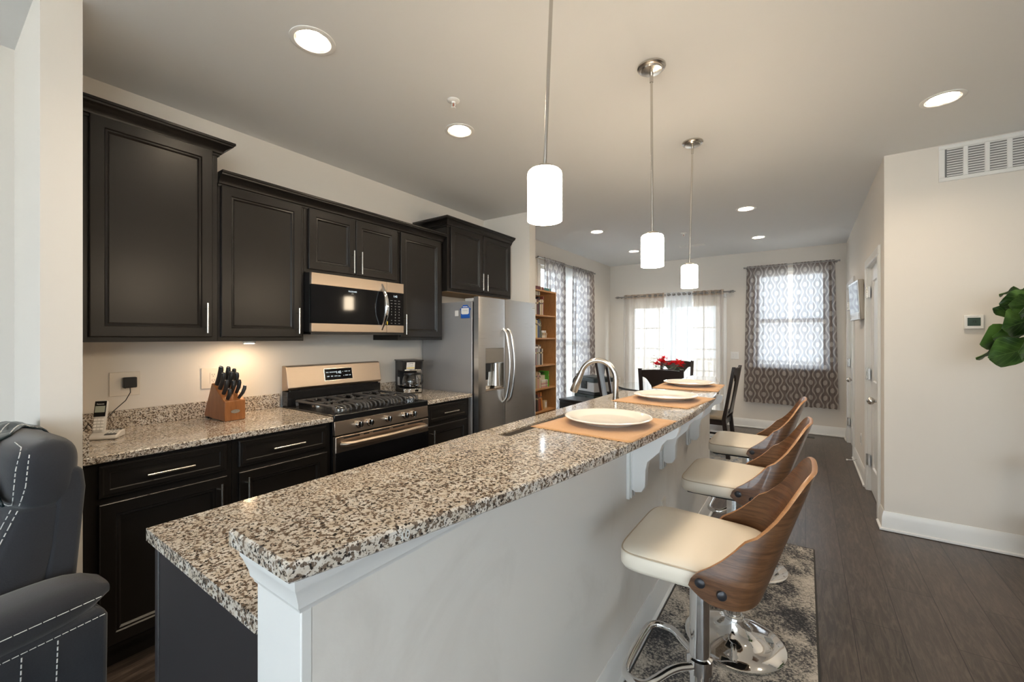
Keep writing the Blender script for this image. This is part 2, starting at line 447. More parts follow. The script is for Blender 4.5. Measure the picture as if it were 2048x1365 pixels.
b.grid([[(-.12, YS - .12, z), (XE + .12, YS - .12, z), (XE + .12, YB + .12, z), (-.12, YB + .12, z)] for z in (H, H + .16)], True)
struct(b.done('ceiling', CEIL))
wall('wall_left', 'y', -.12, 0, YS - .12, YB + .12, [(3.45, 4.95, .26, 2.38)])
wall('wall_back', 'x', YB, YB + .12, 0, XR + .12, [(.32, 1.88, .0, 2.03), (2.34, 3.21, .94, 2.36)])
wall('wall_hall', 'y', XR, XR + .12, YW + .12, YB, [(2.81, 3.54, 0, 2.02), (4.83, 5.64, 0, 2.03)])
wall('wall_right', 'x', YW, YW + .12, XR, XE + .12)
wall('wall_east', 'y', XE, XE + .12, YS - .12, YW, [(-6.4, -2.4, .8, 2.3)])
wall('wall_front', 'x', YS - .12, YS, 0, XE, [(.3, 5.2, .25, 2.55)])
wall('wall_partition', 'y', 0, .655, -1.175, -1.064)
wall('wall_alcove', 'x', 2.234, 2.35, 0, .61)
wall('wall_island', 'y', 2.195, 2.333, -1.092, 2.20, z1=1.02, m=SCUFF)
BBP = [(0, 0), (.016, 0), (.028, .004), (.028, .016), (.016, .022), (.014, .095), (.009, .118), (.004, .135), (0, .135)]
def baseboard(name, *paths):
    b = B()
    for p in paths: b.sweep(p, BBP)
    return struct(b.done(name, WHITE, smooth=30))
# path runs so that the room lies to its right
baseboard('baseboard_island', [(2.333, -1.09), (2.333, 2.20), (2.195, 2.20)])
baseboard('baseboard_back', [(1.95, YB), (XR, YB)], [(0, YB), (.25, YB)])
baseboard('baseboard_hall', [(XR, YB), (XR, 5.715)], [(XR, 4.755), (XR, 3.615)], [(XR, 2.735), (XR, YW), (XE, YW), (XE, YS)])
baseboard('baseboard_left', [(0, 2.35), (0, YB)], [(.61, 2.234), (.61, 2.35), (0, 2.35)], [(0, YS), (0, -1.175), (.655, -1.175), (.655, -1.07)])
# trim at the top and end of the island's half wall
b = B(); b.box(2.194, 2.3335, -1.110, -1.092, 0, 1.0)
struct(b.done('trim_1', WHITE, bevel=.002))
CRN = [(0, .976), (.003, .974), (.005, .981), (.008, .984), (.009, .993), (.016, 1.014), (.019, 1.020), (.020, 1.0362), (0, 1.0362)]
b = B(); b.sweep([(2.194, -1.0), (2.194, -1.110), (2.3335, -1.110), (2.3335, 2.202), (2.194, 2.202)], CRN)
b.box(2.195, 2.333, -1.109, 2.201, 1.0205, 1.036)
struct(b.done('trim_2', WHITE, smooth=30))

# ---- windows and doors
def casing(b, a0, a1, z0, z1, w, f, sill=False):
    """flat picture-frame trim round an opening; f(a,z,d)"""
    for (p0, p1, q0, q1) in [(a0 - w, a0, z0, z1), (a1, a1 + w, z0, z1), (a0 - w, a1 + w, z1, z1 + w)] + ([(a0 - w, a1 + w, z0 - w, z0)] if sill else []):
        b.panel(p0, p1, q0, q1, [(0, 0), (0, .012), (.006, .018), (.012, .018)], f)
def sash(b, a0, a1, z0, z1, w, d0, d1, f):
    for (p0, p1, q0, q1) in [(a0, a0 + w, z0, z1), (a1 - w, a1, z0, z1), (a0 + w, a1 - w, z0, z0 + w), (a0 + w, a1 - w, z1 - w, z1)]:
        b.grid([[f(p0, q0, d), f(p1, q0, d), f(p1, q1, d), f(p0, q1, d)] for d in (d0, d1)], True, True, True)
def bar(b, a0, a1, z0, z1, d0, d1, f):
    b.grid([[f(a0, z0, d), f(a1, z0, d), f(a1, z1, d), f(a0, z1, d)] for d in (d0, d1)], True, True, True)
fl = lambda a, z, d: (d, a, z)               # left wall, faces +x
fb = lambda a, z, d: (a, YB - d, z)          # back wall, faces -y
fh = lambda a, z, d: (XR - d, a, z)          # hall wall, faces -x
def window(name, a0, a1, z0, z1, f, mull=None, rail=None, grid=None):
    b = B(); sash(b, a0, a1, z0, z1, .045, -.11, -.02, f)
    if mull: bar(b, mull - .05, mull + .05, z0, z1, -.11, -.005, f)
    if rail: bar(b, a0, a1, rail - .03, rail + .03, -.10, -.03, f)
    o = struct(b.done(name, WHITE, bevel=.003))
    p = B(); bar(p, a0 + .04, a1 - .04, z0 + .04, z1 - .04, -.072, -.068, f); g = p.done('pane', PANE, o)
    return o
w1 = window('window_1', 3.45, 4.95, .26, 2.38, fl, mull=4.16, rail=1.30)
b = B(); casing(b, 2.34, 3.21, .94, 2.36, .06, fb, True); b.box(2.28, 3.27, YB - .06, YB, .92, .945)
w2 = window('window_2', 2.34, 3.21, .94, 2.36, fb, rail=1.64)
b.done('window_trim', WHITE, w2, bevel=.002)
b = B(); casing(b, 3.45, 4.95, .26, 2.38, .07, fl, True); b.done('window_trim', WHITE, w1, bevel=.002)
# sliding patio door with a grid
b = B(); sash(b, .32, 1.88, 0.0, 2.03, .05, -.11, -.01, fb)
sd = struct(b.done('door_3', WHITE, bevel=.003))
for (a0, a1, d) in [(.36, 1.13, -.05), (1.07, 1.84, -.085)]:
    p = B(); sash(p, a0, a1, .05, 1.98, .075, d - .03, d, fb)
    for k in range(1, 3): p_ = a0 + (a1 - a0) * k / 3; bar(p, p_ - .008, p_ + .008, .1, 1.92, d - .02, d - .006, fb)
    for k in range(1, 5): q_ = .12 + 1.79 * k / 5; bar(p, a0 + .05, a1 - .05, q_ - .008, q_ + .008, d - .02, d - .006, fb)
    p = p.done('sliding_panel', WHITE, sd, bevel=.002)
    q = B(); bar(q, a0 + .05, a1 - .05, .1, 1.95, d - .016, d - .013, fb); q.done('pane', PANE, p)
b = B(); casing(b, .32, 1.88, 0, 2.03, .06, fb); b.done('door_trim', WHITE, sd, bevel=.002)
for nm, a0, a1, zt, side in [('door_1', 2.81, 3.54, 2.02, -1), ('door_2', 4.83, 5.64, 2.03, -1)]:
    b = B()
    dr = lambda a, z, d: fh(a, z, d - .022)
    b.grid([[dr(a0 + .003, .008, d), dr(a1 - .003, .008, d), dr(a1 - .003, zt - .003, d), dr(a0 + .003, zt - .003, d)] for d in (-.035, -.012)], True, True, False)
    # stiles and rails proud of the panels
    st = .115
    for (p0, p1, q0, q1) in [(a0 + .003, a0 + st, .008, zt - .003), (a1 - st, a1 - .003, .008, zt - .003), (a0 + st, a1 - st, .008, .23), (a0 + st, a1 - st, .78, 1.0), (a0 + st, a1 - st, zt - .13, zt - .003)]:
        bar(b, p0, p1, q0, q1, -.012, 0, dr)
    for (q0, q1) in [(.23, .78), (1.0, zt - .13)]:
        b.panel(a0 + st, a1 - st, q0, q1, [(0, -.001), (.008, -.012), (.03, -.011), (.055, -.003)], dr, back=False)
    d = struct(b.done(nm, DOORW, bevel=.0015))
    c = B(); casing(c, a0, a1, 0, zt, .07, fh)
    bar(c, a0 - .004, a0 + .004, 0, zt, -.11, .001, fh); bar(c, a1 - .004, a1 + .004, 0, zt, -.11, .001, fh); bar(c, a0, a1, zt - .004, zt + .004, -.11, .001, fh)
    c.done('door_trim', WHITE, d, bevel=.002)
    k = B(); y = a0 + .065; k.cyl((XR + .022, y, .89), (XR + .014, y, .89), .032); k.cyl((XR + .015, y, .89), (XR - .025, y, .89), .011)
    for q in range(1): k.blob((XR - .045, y, .89), .026, .029, .029)
    k.done('door_knob', NICK, d, smooth=40)
    for z in (.28, 1.06, 1.80):
        h = B(); h.box(XR - .002, XR + .012, a1 - .045, a1 + .004, z - .05, z + .05); h.cyl((XR - .006, a1 - .002, z - .052), (XR - .006, a1 - .002, z + .052), .008); h.done('hinge', NICK, d, smooth=40)
# living room windows behind the camera: frames and panes
ff = lambda a, z, d: (a, YS + d, z)
fe = lambda a, z, d: (XE - d, a, z)
for nm, a0, a1, z0, z1, f, ms in [('window_3', .3, 5.2, .25, 2.55, ff, (1.9, 3.55)), ('window_4', -6.4, -2.4, .8, 2.3, fe, (-5.1, -3.9))]:
    b = B(); sash(b, a0, a1, z0, z1, .05, -.11, -.02, f)
    for mu in ms: bar(b, mu - .04, mu + .04, z0, z1, -.11, -.02, f)
    bar(b, a0, a1, 1.42, 1.47, -.1, -.03, f)
    o = struct(b.done(nm, WHITE, bevel=.003)); p = B(); bar(p, a0 + .04, a1 - .04, z0 + .04, z1 - .04, -.072, -.068, f); p.done('pane', PANE, o)
# outside
struct(B().box(-30, 35, -30, 40, -.75, -.70).done('ground', P('pale_ground', (.55, .54, .50), .9)))
struct(B().box(-.6, 3.2, YB + .13, YB + 2.6, -.16, -.06).done('deck', P('deck_boards', (.45, .42, .38), .8)))
t = thing('deck_railing', 'white balcony railing outside behind the sheer curtains of the patio door', 'railing', (1.2, YB + 2.5, -.06))
B().box(-1.8, 2.0, -.03, .03, .95, 1.0).box(-1.8, 2.0, -.02, .02, .1, .14).done('rail', WHITE, t)
for x in (-1.8, -.53, .73, 2.0): B().box(x - .045, x + .045, -.045, .045, 0, 1.05).done('post', WHITE, t)
b = B()
for i in range(32): x = -1.72 + i * .117; b.box(x - .012, x + .012, -.012, .012, .14, .95)
b.done('balusters', WHITE, t)
# ================================================================ kitchen cabinets
DRINGS = [(0, -.020), (0, -.003), (.003, 0), (.048, 0), (.052, -.006), (.060, -.0045), (.067, -.0125), (.073, -.0125)]
WRINGS = [(0, -.020), (0, -.008), (.006, -.004), (.010, -.004), (.014, 0), (.030, 0), (.034, -.003), (.038, -.003)]
def front(kind, x, y0, y1, z0, z1, parent, rings=None):
    f = lambda a, z, d: (x + d, a, z)
    b = B(); b.panel(y0, y1, z0, z1, rings or (DRINGS if kind == 'door' else WRINGS), f)
    return b.done(kind, CAB, parent, smooth=25)
def pull(x, y, z, L, vert, parent):
    b = B(); h = L / 2
    d = Vector((0, 0, 1)) if vert else Vector((0, 1, 0)); c = Vector((x + .030, y, z))
    b.cyl(c - d * h, c + d * h, .0055, n=12)
    for s_ in (-.62, .62):
        q = c + d * h * s_; b.cyl((x, q.y, q.z), (x + .030, q.y, q.z), .0045, n=10)
    return b.done('handle', NICK, parent, smooth=40)
CROWN = [(0, 0), (.008, 0), (.010, .010), (.018, .014), (.020, .022), (.030, .036), (.046, .048), (.058, .054), (.060, .062), (.066, .064), (.066, .076), (0, .076)]
def crown(path, zb, parent):
    b = B(); b.sweep(path, [(o, zb + z) for o, z in CROWN]); return b.done('crown_molding', CAB, parent, smooth=25)
def wall_cabinet(label, y0, y1, z0, z1, xf, doors, crown_path, zc, hz=None, under=None):
    t = thing('wall_cabinet', label, 'cabinet', (0, (y0 + y1) / 2, z0), 0, 'black wall cabinets')
    B().box(.002, xf, y0 + .0005, y1 - .0005, z0, z1).done('body', CAB, t, world=True)
    if under: B().box(.02, xf - .02, y0 + .02, y1 - .02, z0 - .003, z0).done('underside', under, t, world=True)
    for (a0, a1, q0, q1, hy) in doors:
        d = front('door', 0, a0, a1, q0, q1, None); d.data.transform(Matrix.Translation((xf + .020, 0, 0))); d.data.transform(root_matrix(t).inverted()); d.parent = t
        p = pull(xf + .020, hy, q0 + .10 if hz is None else hz, .16, True, None); p.data.transform(root_matrix(t).inverted()); p.parent = d
    c = crown(crown_path, zc, None); c.data.transform(root_matrix(t).inverted()); c.parent = t
    return t
XF = .312
wall_cabinet('tallest black wall cabinet, beside the end of the pale wall and above the phone', -1.058, -.483, 1.367, 2.41, XF,
             [(-.988, -.512, 1.392, 2.398, -.545)], [(XF, -1.058), (XF, -.483), (.002, -.483)], 2.383)
wall_cabinet('black single door wall cabinet above the knife block, between the tallest cabinet and the microwave', -.482, -.001, 1.367, 2.24, XF,
             [(-.470, -.022, 1.392, 2.226, -.052)], [(XF, -.482), (XF, -.001)], 2.222)
wall_cabinet('short black two door cabinet mounted above the microwave', 0, .761, 1.812, 2.24, XF,
             [(.026, .369, 1.834, 2.226, .339), (.373, .738, 1.834, 2.226, .403)], [(XF, 0), (XF, .761)], 2.222, hz=1.92)
wall_cabinet('black single door wall cabinet above the coffee maker, beside the fridge', .762, 1.255, 1.367, 2.24, XF,
             [(.778, 1.225, 1.392, 2.226, .808)], [(XF, .762), (XF, 1.255)], 2.222)
wall_cabinet('black two door cabinet above the refrigerator', 1.257, 2.228, 1.80, 2.40, .372,
             [(1.290, 1.738, 1.825, 2.378, 1.708), (1.746, 2.200, 1.825, 2.378, 1.776)], [(.002, 1.257), (.372, 1.257), (.372, 2.228)], 2.368, hz=1.92, under=CABIN)
def base_cabinet(label, y0, y1, dr, do, hy):
    t = thing('base_cabinet', label, 'cabinet', (.3, (y0 + y1) / 2, 0), 0, 'black base cabinets along the wall')
    b = B(); b.box(.002, .612, y0 + .0005, y1 - .0005, .10, .882); b.box(.002, .55, y0 + .0005, y1 - .0005, 0, .10); b.done('body', CAB, t, world=True)
    d = front('drawer', 0, dr[0], dr[1], dr[2], dr[3], None); d.data.transform(Matrix.Translation((.632, 0, 0)) ); d.data.transform(root_matrix(t).inverted()); d.parent = t
    p = pull(.632, (dr[0] + dr[1]) / 2, (dr[2] + dr[3]) / 2, .17, False, None); p.data.transform(root_matrix(t).inverted()); p.parent = d
    d = front('door', 0, do[0], do[1], do[2], do[3], None); d.data.transform(Matrix.Translation((.632, 0, 0))); d.data.transform(root_matrix(t).inverted()); d.parent = t
    if hy is not None: p = pull(.632, hy, do[3] - .11, .17, True, None); p.data.transform(root_matrix(t).inverted()); p.parent = d
    return t
base_cabinet('black base cabinet beneath the phone, next to the recliner', -1.058, -.531, (-1.012, -.556, .735, .866), (-1.012, -.556, .125, .710), -.590)
base_cabinet('black base cabinet beneath the knife block, left of the stove', -.53, -.002, (-.503, -.030, .735, .866), (-.503, -.030, .125, .710), -.470)
base_cabinet('black base cabinet beneath the coffee maker, between stove and fridge', .764, 1.262, (.785, 1.232, .735, .866), (.785, 1.232, .125, .710), .82)

# ---- granite worktops
def slab(b, poly, z0, z1, e=.004):
    """polygon slab with softened arrises"""
    n = len(poly); c = Vector((sum(p[0] for p in poly) / n, sum(p[1] for p in poly) / n))
    def off(d):
        out = []
        for i in range(n):
            p0, p1, p2 = (Vector(poly[i - 1]), Vector(poly[i]), Vector(poly[(i + 1) % n]))
            d0, d1 = (p1 - p0).normalized(), (p2 - p1).normalized(); n0, n1 = Vector((-d0.y, d0.x)), Vector((-d1.y, d1.x)); m = (n0 + n1).normalized()
            out.append(p1 + m * d / max(.3, m.dot(n0)))
        return out
    i1 = off(e); o = [Vector(p) for p in poly]
    b.grid([[(p.x, p.y, z) for p in ps] for ps, z in [(i1, z0), (o, z0 + e), (o, z1 - e), (i1, z1)]], True, True, True)
    return b
t = thing('granite_countertop', 'speckled granite worktop holding the phone and knife block, left of the stove', 'countertop', (.3, -.53, .884))
slab(B(), [(.002, -1.062), (.648, -1.062), (.648, -.003), (.002, -.003)], .8835, .914).done('slab', GRAN, t, world=True, smooth=30)
B().box(.001, .021, -1.062, -.003, .914, 1.006).done('backsplash', GRAN, t, world=True, bevel=.002)
B().box(.021, .640, -1.062, -1.043, .914, 1.006).done('side_splash', GRAN, t, world=True, bevel=.002)
t = thing('granite_countertop', 'short granite worktop under the coffee maker, between stove and fridge', 'countertop', (.3, 1.0, .884))
slab(B(), [(.002, .765), (.648, .765), (.648, 1.270), (.002, 1.270)], .8835, .914).done('slab', GRAN, t, world=True, smooth=30)
B().box(.001, .021, .765, 1.270, .914, 1.003).done('backsplash', GRAN, t, world=True, bevel=.002)
# island
t = thing('island_base_cabinet', 'black island cabinet run with a plain dark end panel beside the white post', 'cabinet', (1.9, .55, 0))
b = B(); b.box(1.66, 2.193, -1.085, .16, .10, .882); b.box(1.66, 2.193, .16, .98, .10, .68); b.box(1.66, 1.69, .16, .98, .68, .882); b.box(1.66, 2.193, .98, 2.20, .10, .882); b.box(1.74, 2.193, -1.08, 2.20, 0, .10); b.done('body', CAB, t, world=True)
B().box(1.652, 2.189, -1.100, -1.085, 0, .882).box(1.645, 1.668, -1.103, -1.075, 0, .882).done('end_panel', P('dark_end_panel', (.026, .023, .024), .42), t, world=True, bevel=.002)
for i in range(5):
    y0 = -1.06 + i * .65
    f = lambda a, z, d: (1.66 - d, a, z)
    b = B(); b.panel(y0 + .02, y0 + .63, .125, .71, [(o, d + .02) for o, d in DRINGS], f); d = b.done('door', CAB, t, world=True, smooth=25)
    b = B(); b.panel(y0 + .02, y0 + .63, .735, .866, [(o, d + .02) for o, d in WRINGS], f); d = b.done('drawer', CAB, t, world=True, smooth=25)
t = thing('island_countertop', 'lower granite counter of the island, holding the faucet', 'countertop', (1.9, .55, .884))
# worktop with the sink cut out
S0, S1, SY0, SY1 = 1.725, 2.03, .19, .95
b = B()
for (x0, x1, y0, y1) in [(1.615, 2.194, -1.112, SY0), (1.615, S0, SY0, SY1), (S1, 2.194, SY0, SY1), (1.615, 2.194, SY1, 2.22)]: b.box(x0, x1, y0, y1, .8835, .914)
bmesh.ops.remove_doubles(b.bm, verts=b.bm.verts, dist=1e-5)
b.done('slab', GRAN, t, world=True)
b = B(); b.box(S0 + .001, S1 - .001, SY0 + .001, SY1 - .001, .7, .906)
for f in list(b.bm.faces):
    if f.calc_center_median().z > .9: b.bm.faces.remove(f)
b.done('sink_basin', STEEL, t, world=True, solid=.001)
# bar top: straight along the kitchen side, bowed towards the stools
ys = [-1.142 + 3.462 * i / 40 for i in range(41)]
ym, half, sag = .60, 1.742, .205
Rr = (half ** 2 + sag ** 2) / (2 * sag)
bow = lambda y: 2.358 + sag - (Rr - math.sqrt(Rr * Rr - (y - ym) ** 2))
poly = [(2.166, -1.142)] + [(bow(y), y) for y in ys] + [(2.166, 2.32)]
poly = poly[:1] + poly[1:]
t = thing('granite_bar_top', 'long raised granite bar top with a bowed edge, set with three plates', 'bar top', (2.3, .6, 1.037))
slab(B(), poly, 1.0365, 1.067).done('slab', GRAN, t, world=True, smooth=30)
lettering('1087', .022, (bow(-.96) + .0005, -.955, 1.051), '+x', THREAD, t)

# ---- corbels under the bar
cp = [(0, 0), (0, -.29), (.02, -.30), (.045, -.295), (.06, -.27), (.062, -.20), (.07, -.165), (.095, -.14), (.12, -.115), (.13, -.085), (.15, -.062), (.17, -.055), (.185, -.045), (.195, -.02), (.195, 0)]
t = thing('bar_corbel', 'white scrolled bracket under the bar, first of three from the near end', 'bracket', (2.333, .325, 1.0355), 0, 'white brackets under the bar top')
B().box(.0, .016, -.032, .032, -.335, -.002).box(.016, .022, -.026, -.012, -.33, -.002).box(.016, .022, .012, .026, -.33, -.002).done('back_plate', WHITE, t, bevel=.003)
b = B(); b.prism([(.016 + x, z - .002) for x, z in cp], 'y', -.019, .019); b.done('scroll', WHITE, t, smooth=30, bevel=.002)
dup(t, (2.333, .82, 1.0355), label='white scrolled bracket under the bar, middle one of three')
dup(t, (2.333, 1.42, 1.0355), label='white scrolled bracket under the bar, last of three towards the dining room')

# ================================================================ range
t = thing('gas_range', 'stainless gas range with black grates and five knobs', 'stove', (.35, .381, 0))
Y0, Y1, XR_ = .003, .759, .640
kw = dict(world=True)
b = B(); b.box(.03, XR_ - .01, Y0, Y1, .02, .88); b.done('body', ENAMEL, t, **kw)
b = B(); b.box(.035, XR_ + .012, Y0 - .002, Y1 + .002, .88, .922); b.done('cooktop', ENAMEL, t, bevel=.006, **kw)
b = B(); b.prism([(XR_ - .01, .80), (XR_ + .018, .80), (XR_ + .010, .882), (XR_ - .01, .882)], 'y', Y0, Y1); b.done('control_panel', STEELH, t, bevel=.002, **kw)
cpn = t.children[-1]
b = B(); b.prism([(.03, .922), (.10, .922), (.10, 1.02), (.075, 1.02), (.03, 1.02)], 'y', Y0, Y1); b.box(.075, .098, Y0 + .02, Y1 - .02, 1.0, 1.03); b.done('back_panel', ENAMEL, t, bevel=.003, **kw)
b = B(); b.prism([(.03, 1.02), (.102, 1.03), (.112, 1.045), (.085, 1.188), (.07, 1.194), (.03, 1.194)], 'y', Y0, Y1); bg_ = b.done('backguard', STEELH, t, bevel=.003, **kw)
nx, nz = .143, .027                                     # slope of the backguard's face
Mb = Matrix.Translation((.0985, .383, 1.1165)) @ Matrix(((0, -nz / .1455, nx / .1455), (1, 0, 0), (0, nx / .1455, nz / .1455))).to_4x4()
b = B(); b.box(-.112, .112, -.041, .041, 0, .0035, Mb); b.done('display', BLACKG, bg_, bevel=.002, **kw)
dsp = bg_
b = B(); b.sweep([(-.112, -.041), (.112, -.041), (.112, .041), (-.112, .041)], [(0, 0), (.004, 0), (.004, .004), (0, .004)], True); bmesh.ops.transform(b.bm, matrix=Mb, verts=b.bm.verts); b.done('display_bezel', NICK, bg_, **kw)
for s_, sz, x_, y_ in [('1:42', .026, 0, .012), ('BAKE', .009, -.09, .016), ('BROIL', .009, -.06, .016), ('WARM', .009, -.03 - .005, .016), ('^', .012, .035, .014), ('CONV', .009, .062, .016), ('SET', .009, .09, .016),
                       ('KEEP', .009, -.085, -.014), ('SELF', .009, -.055, -.014), ('LOCK', .009, -.025, -.014), ('TIMER', .008, .002, -.016), ('v', .012, .04, -.014), ('START', .009, .065, -.014), ('OFF', .009, .093, -.014)]:
    lettering(s_, sz, (0, 0, 0), Mb @ Matrix.Translation((x_, y_, .0038)), LETW, bg_, .0002)
tilt = Matrix.Rotation(-.097, 4, 'Y')
for i, y in enumerate((.165, .243, .388, .534, .607)):
    kn = thing('tmp', '', '') if False else None
    b = B(); c = Vector((XR_ + .0145, y, .843)); ax = Vector((1, 0, .097)).normalized()
    b.cyl(c, c + ax * .008, .024, .023, n=28); b.cyl(c + ax * .008, c + ax * .028, .0205, .0185, n=28)
    k = b.done('knob', CHROME, t, smooth=35, **kw)
    b = B(); b.box(c.x + .022, c.x + .036, y - .005, y + .005, .825, .864); b.done('knob_grip', CHROME, k, bevel=.002, **kw)
    lettering('LO' if i % 2 else 'OFF', .008, (XR_ + .016, y - .033, .862), '+x', BLACKP, cpn, .0002)
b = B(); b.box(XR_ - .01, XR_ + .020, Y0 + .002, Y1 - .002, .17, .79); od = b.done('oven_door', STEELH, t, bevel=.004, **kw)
b = B(); b.box(XR_ + .018, XR_ + .0215, Y0 + .002, Y1 - .002, .18, .695); b.done('oven_window', BLACKG, od, **kw)
b = B()
for (a0, a1) in [(.06, .17), (.20, .24), (.27, .40), (.43, .53), (.56, .70)]: b.box(XR_ + .0195, XR_ + .0212, a0, a1, .772, .781)
b.done('vent_slots', BLACKP, od, **kw)
b = B(); pts = [(XR_ + .02, .045, .742), (XR_ + .05, .06, .744)] + [(XR_ + .058 + .012 * math.sin(PI * i / 10), .09 + .58 * i / 10, .744) for i in range(11)] + [(XR_ + .05, .70, .744), (XR_ + .02, .715, .742)]
b.tube(pts, .016, n=14); b.done('oven_handle', STEELH, od, smooth=60, **kw)
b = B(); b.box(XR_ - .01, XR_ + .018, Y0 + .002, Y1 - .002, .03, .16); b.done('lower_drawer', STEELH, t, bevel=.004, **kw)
for (x, y, r) in [(.20, .17, .045), (.47, .17, .055), (.20, .59, .05), (.47, .59, .06), (.335, .38, .06)]:
    b = B(); b.lathe([(r * 1.15, .922), (r * 1.15, .930), (r * .9, .934), (r * .85, .938)], (x, y, 0), 24); br_ = b.done('burner', NICK, t, smooth=40, **kw)
    b = B(); b.lathe([(.002, .946), (r * .7, .946), (r * .75, .943), (r * .75, .938), (.002, .938)], (x, y, 0), 24, True, True); b.done('burner_cap', IRON, br_, smooth=40, **kw)
for (a0, a1) in [(.045, .275), (.278, .487), (.490, .722)]:
    b = B(); ct = .957
    rod = lambda p, r=.0075: b.tube(p, r, n=8)
    x0, x1 = .13, .575
    rod([(x0, a0 + .012, .925), (x0, a0 + .008, ct), (x1 - .02, a0 + .008, ct), (x1 + .005, a0 + .008, ct - .008), (x1 + .012, a0 + .01, .925)], .009)
    rod([(x0, a1 - .012, .925), (x0, a1 - .008, ct), (x1 - .02, a1 - .008, ct), (x1 + .005, a1 - .008, ct - .008), (x1 + .012, a1 - .01, .925)], .009)
    rod([(x0, a0 + .008, ct), (x0, a1 - .008, ct)], .009)
    rod([((x0 + x1) / 2, a0 + .008, ct), ((x0 + x1) / 2, a1 - .008, ct)])
    for k in range(1, 6):
        y = a0 + (a1 - a0) * k / 6
        if k in (2, 4): rod([(x0, y, ct), (x0 + .07, y, ct + .003), (x0 + .10, y, ct - .002)]); rod([(x0 + .19, y, ct), (x0 + .25, y, ct + .003), (x0 + .28, y, ct)])
        rod([(x0 + .32 + (.03 if k == 3 else 0), y, ct), (x1 - .03, y, ct + .002), (x1, y, ct - .004), (x1 + .014, y, ct - .020), (x1 + .008, y, .927)], .0065)
    ym_ = (a0 + a1) / 2
    for xc in (.22, .47): rod([(xc - .08, ym_, ct), (xc - .035, ym_, ct + .003)]); rod([(xc + .035, ym_, ct + .003), (xc + .08, ym_, ct)])
    b.done('grate', IRON, t, smooth=60, **kw)

# ================================================================ microwave
t = thing('microwave', 'stainless over-the-range microwave with black glass door', 'microwave', (.2, .378, 1.41))
b = B(); b.box(.02, .375, .004, .752, 1.412, 1.806); b.done('body', BLACKP, t, bevel=.002, **kw)
X = .398
b = B()
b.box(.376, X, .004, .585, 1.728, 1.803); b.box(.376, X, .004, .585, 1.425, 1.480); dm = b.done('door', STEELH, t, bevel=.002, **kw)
b = B(); b.box(.376, X - .002, .004, .585, 1.4805, 1.7275); b.done('door_glass', BLACKG, dm, **kw)
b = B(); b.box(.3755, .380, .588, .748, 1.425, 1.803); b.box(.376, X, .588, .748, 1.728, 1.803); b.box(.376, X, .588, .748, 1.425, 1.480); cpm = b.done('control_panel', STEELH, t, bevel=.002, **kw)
b = B(); b.box(.3805, X - .002, .588, .748, 1.4805, 1.7275); b.done('keypad', BLACKG, cpm, **kw)
b = B(); b.box(.30, .39, .004, .748, 1.408, 1.424); b.done('vent_bottom', BLACKP, t, **kw)
b = B(); pts = [(X - .004 + .058 * math.sin(PI * i / 14), .545, 1.445 + .335 * i / 14) for i in range(15)]
b.tube(pts, [.008 + .010 * math.sin(PI * i / 14) for i in range(15)], n=12, flat=1.0); b.done('door_handle', CHROME, dm, smooth=60, **kw)
lettering('FRIGIDAIRE', .013, (X - .0015, .30, 1.704), '+x', LETW, dm, .0002)
lettering('gallery', .007, (X - .0015, .30, 1.690), '+x', GREYP, dm, .0002)
lettering('1:42', .022, (X - .0015, .668, 1.700), '+x', LETW, cpm, .0002)
lab = [['power', 'timer', 'clock'], ['melt', 'soften', 'warm'], ['veg', 'rice', 'potato'], ['1', '2', '3'], ['4', '5', '6'], ['7', '8', '9'], ['', '0', 'start'], ['off', 'light', 'lock'], ['vent', 'fan', 'stop']]
for i, row in enumerate(lab):
    for j, s_ in enumerate(row):
        if s_: lettering(s_, .012 if len(s_) == 1 else .0085, (X - .0015, .632 + .036 * j, 1.668 - .0215 * i), '+x', GREYP if len(s_) > 1 else PLW, cpm, .0002)
b = B(); b.box(X - .002, X - .001, .589, .597, 1.485, 1.51); b.done('yellow_tag', P('yellow_sticker', (.75, .55, .05), .5), cpm, **kw)

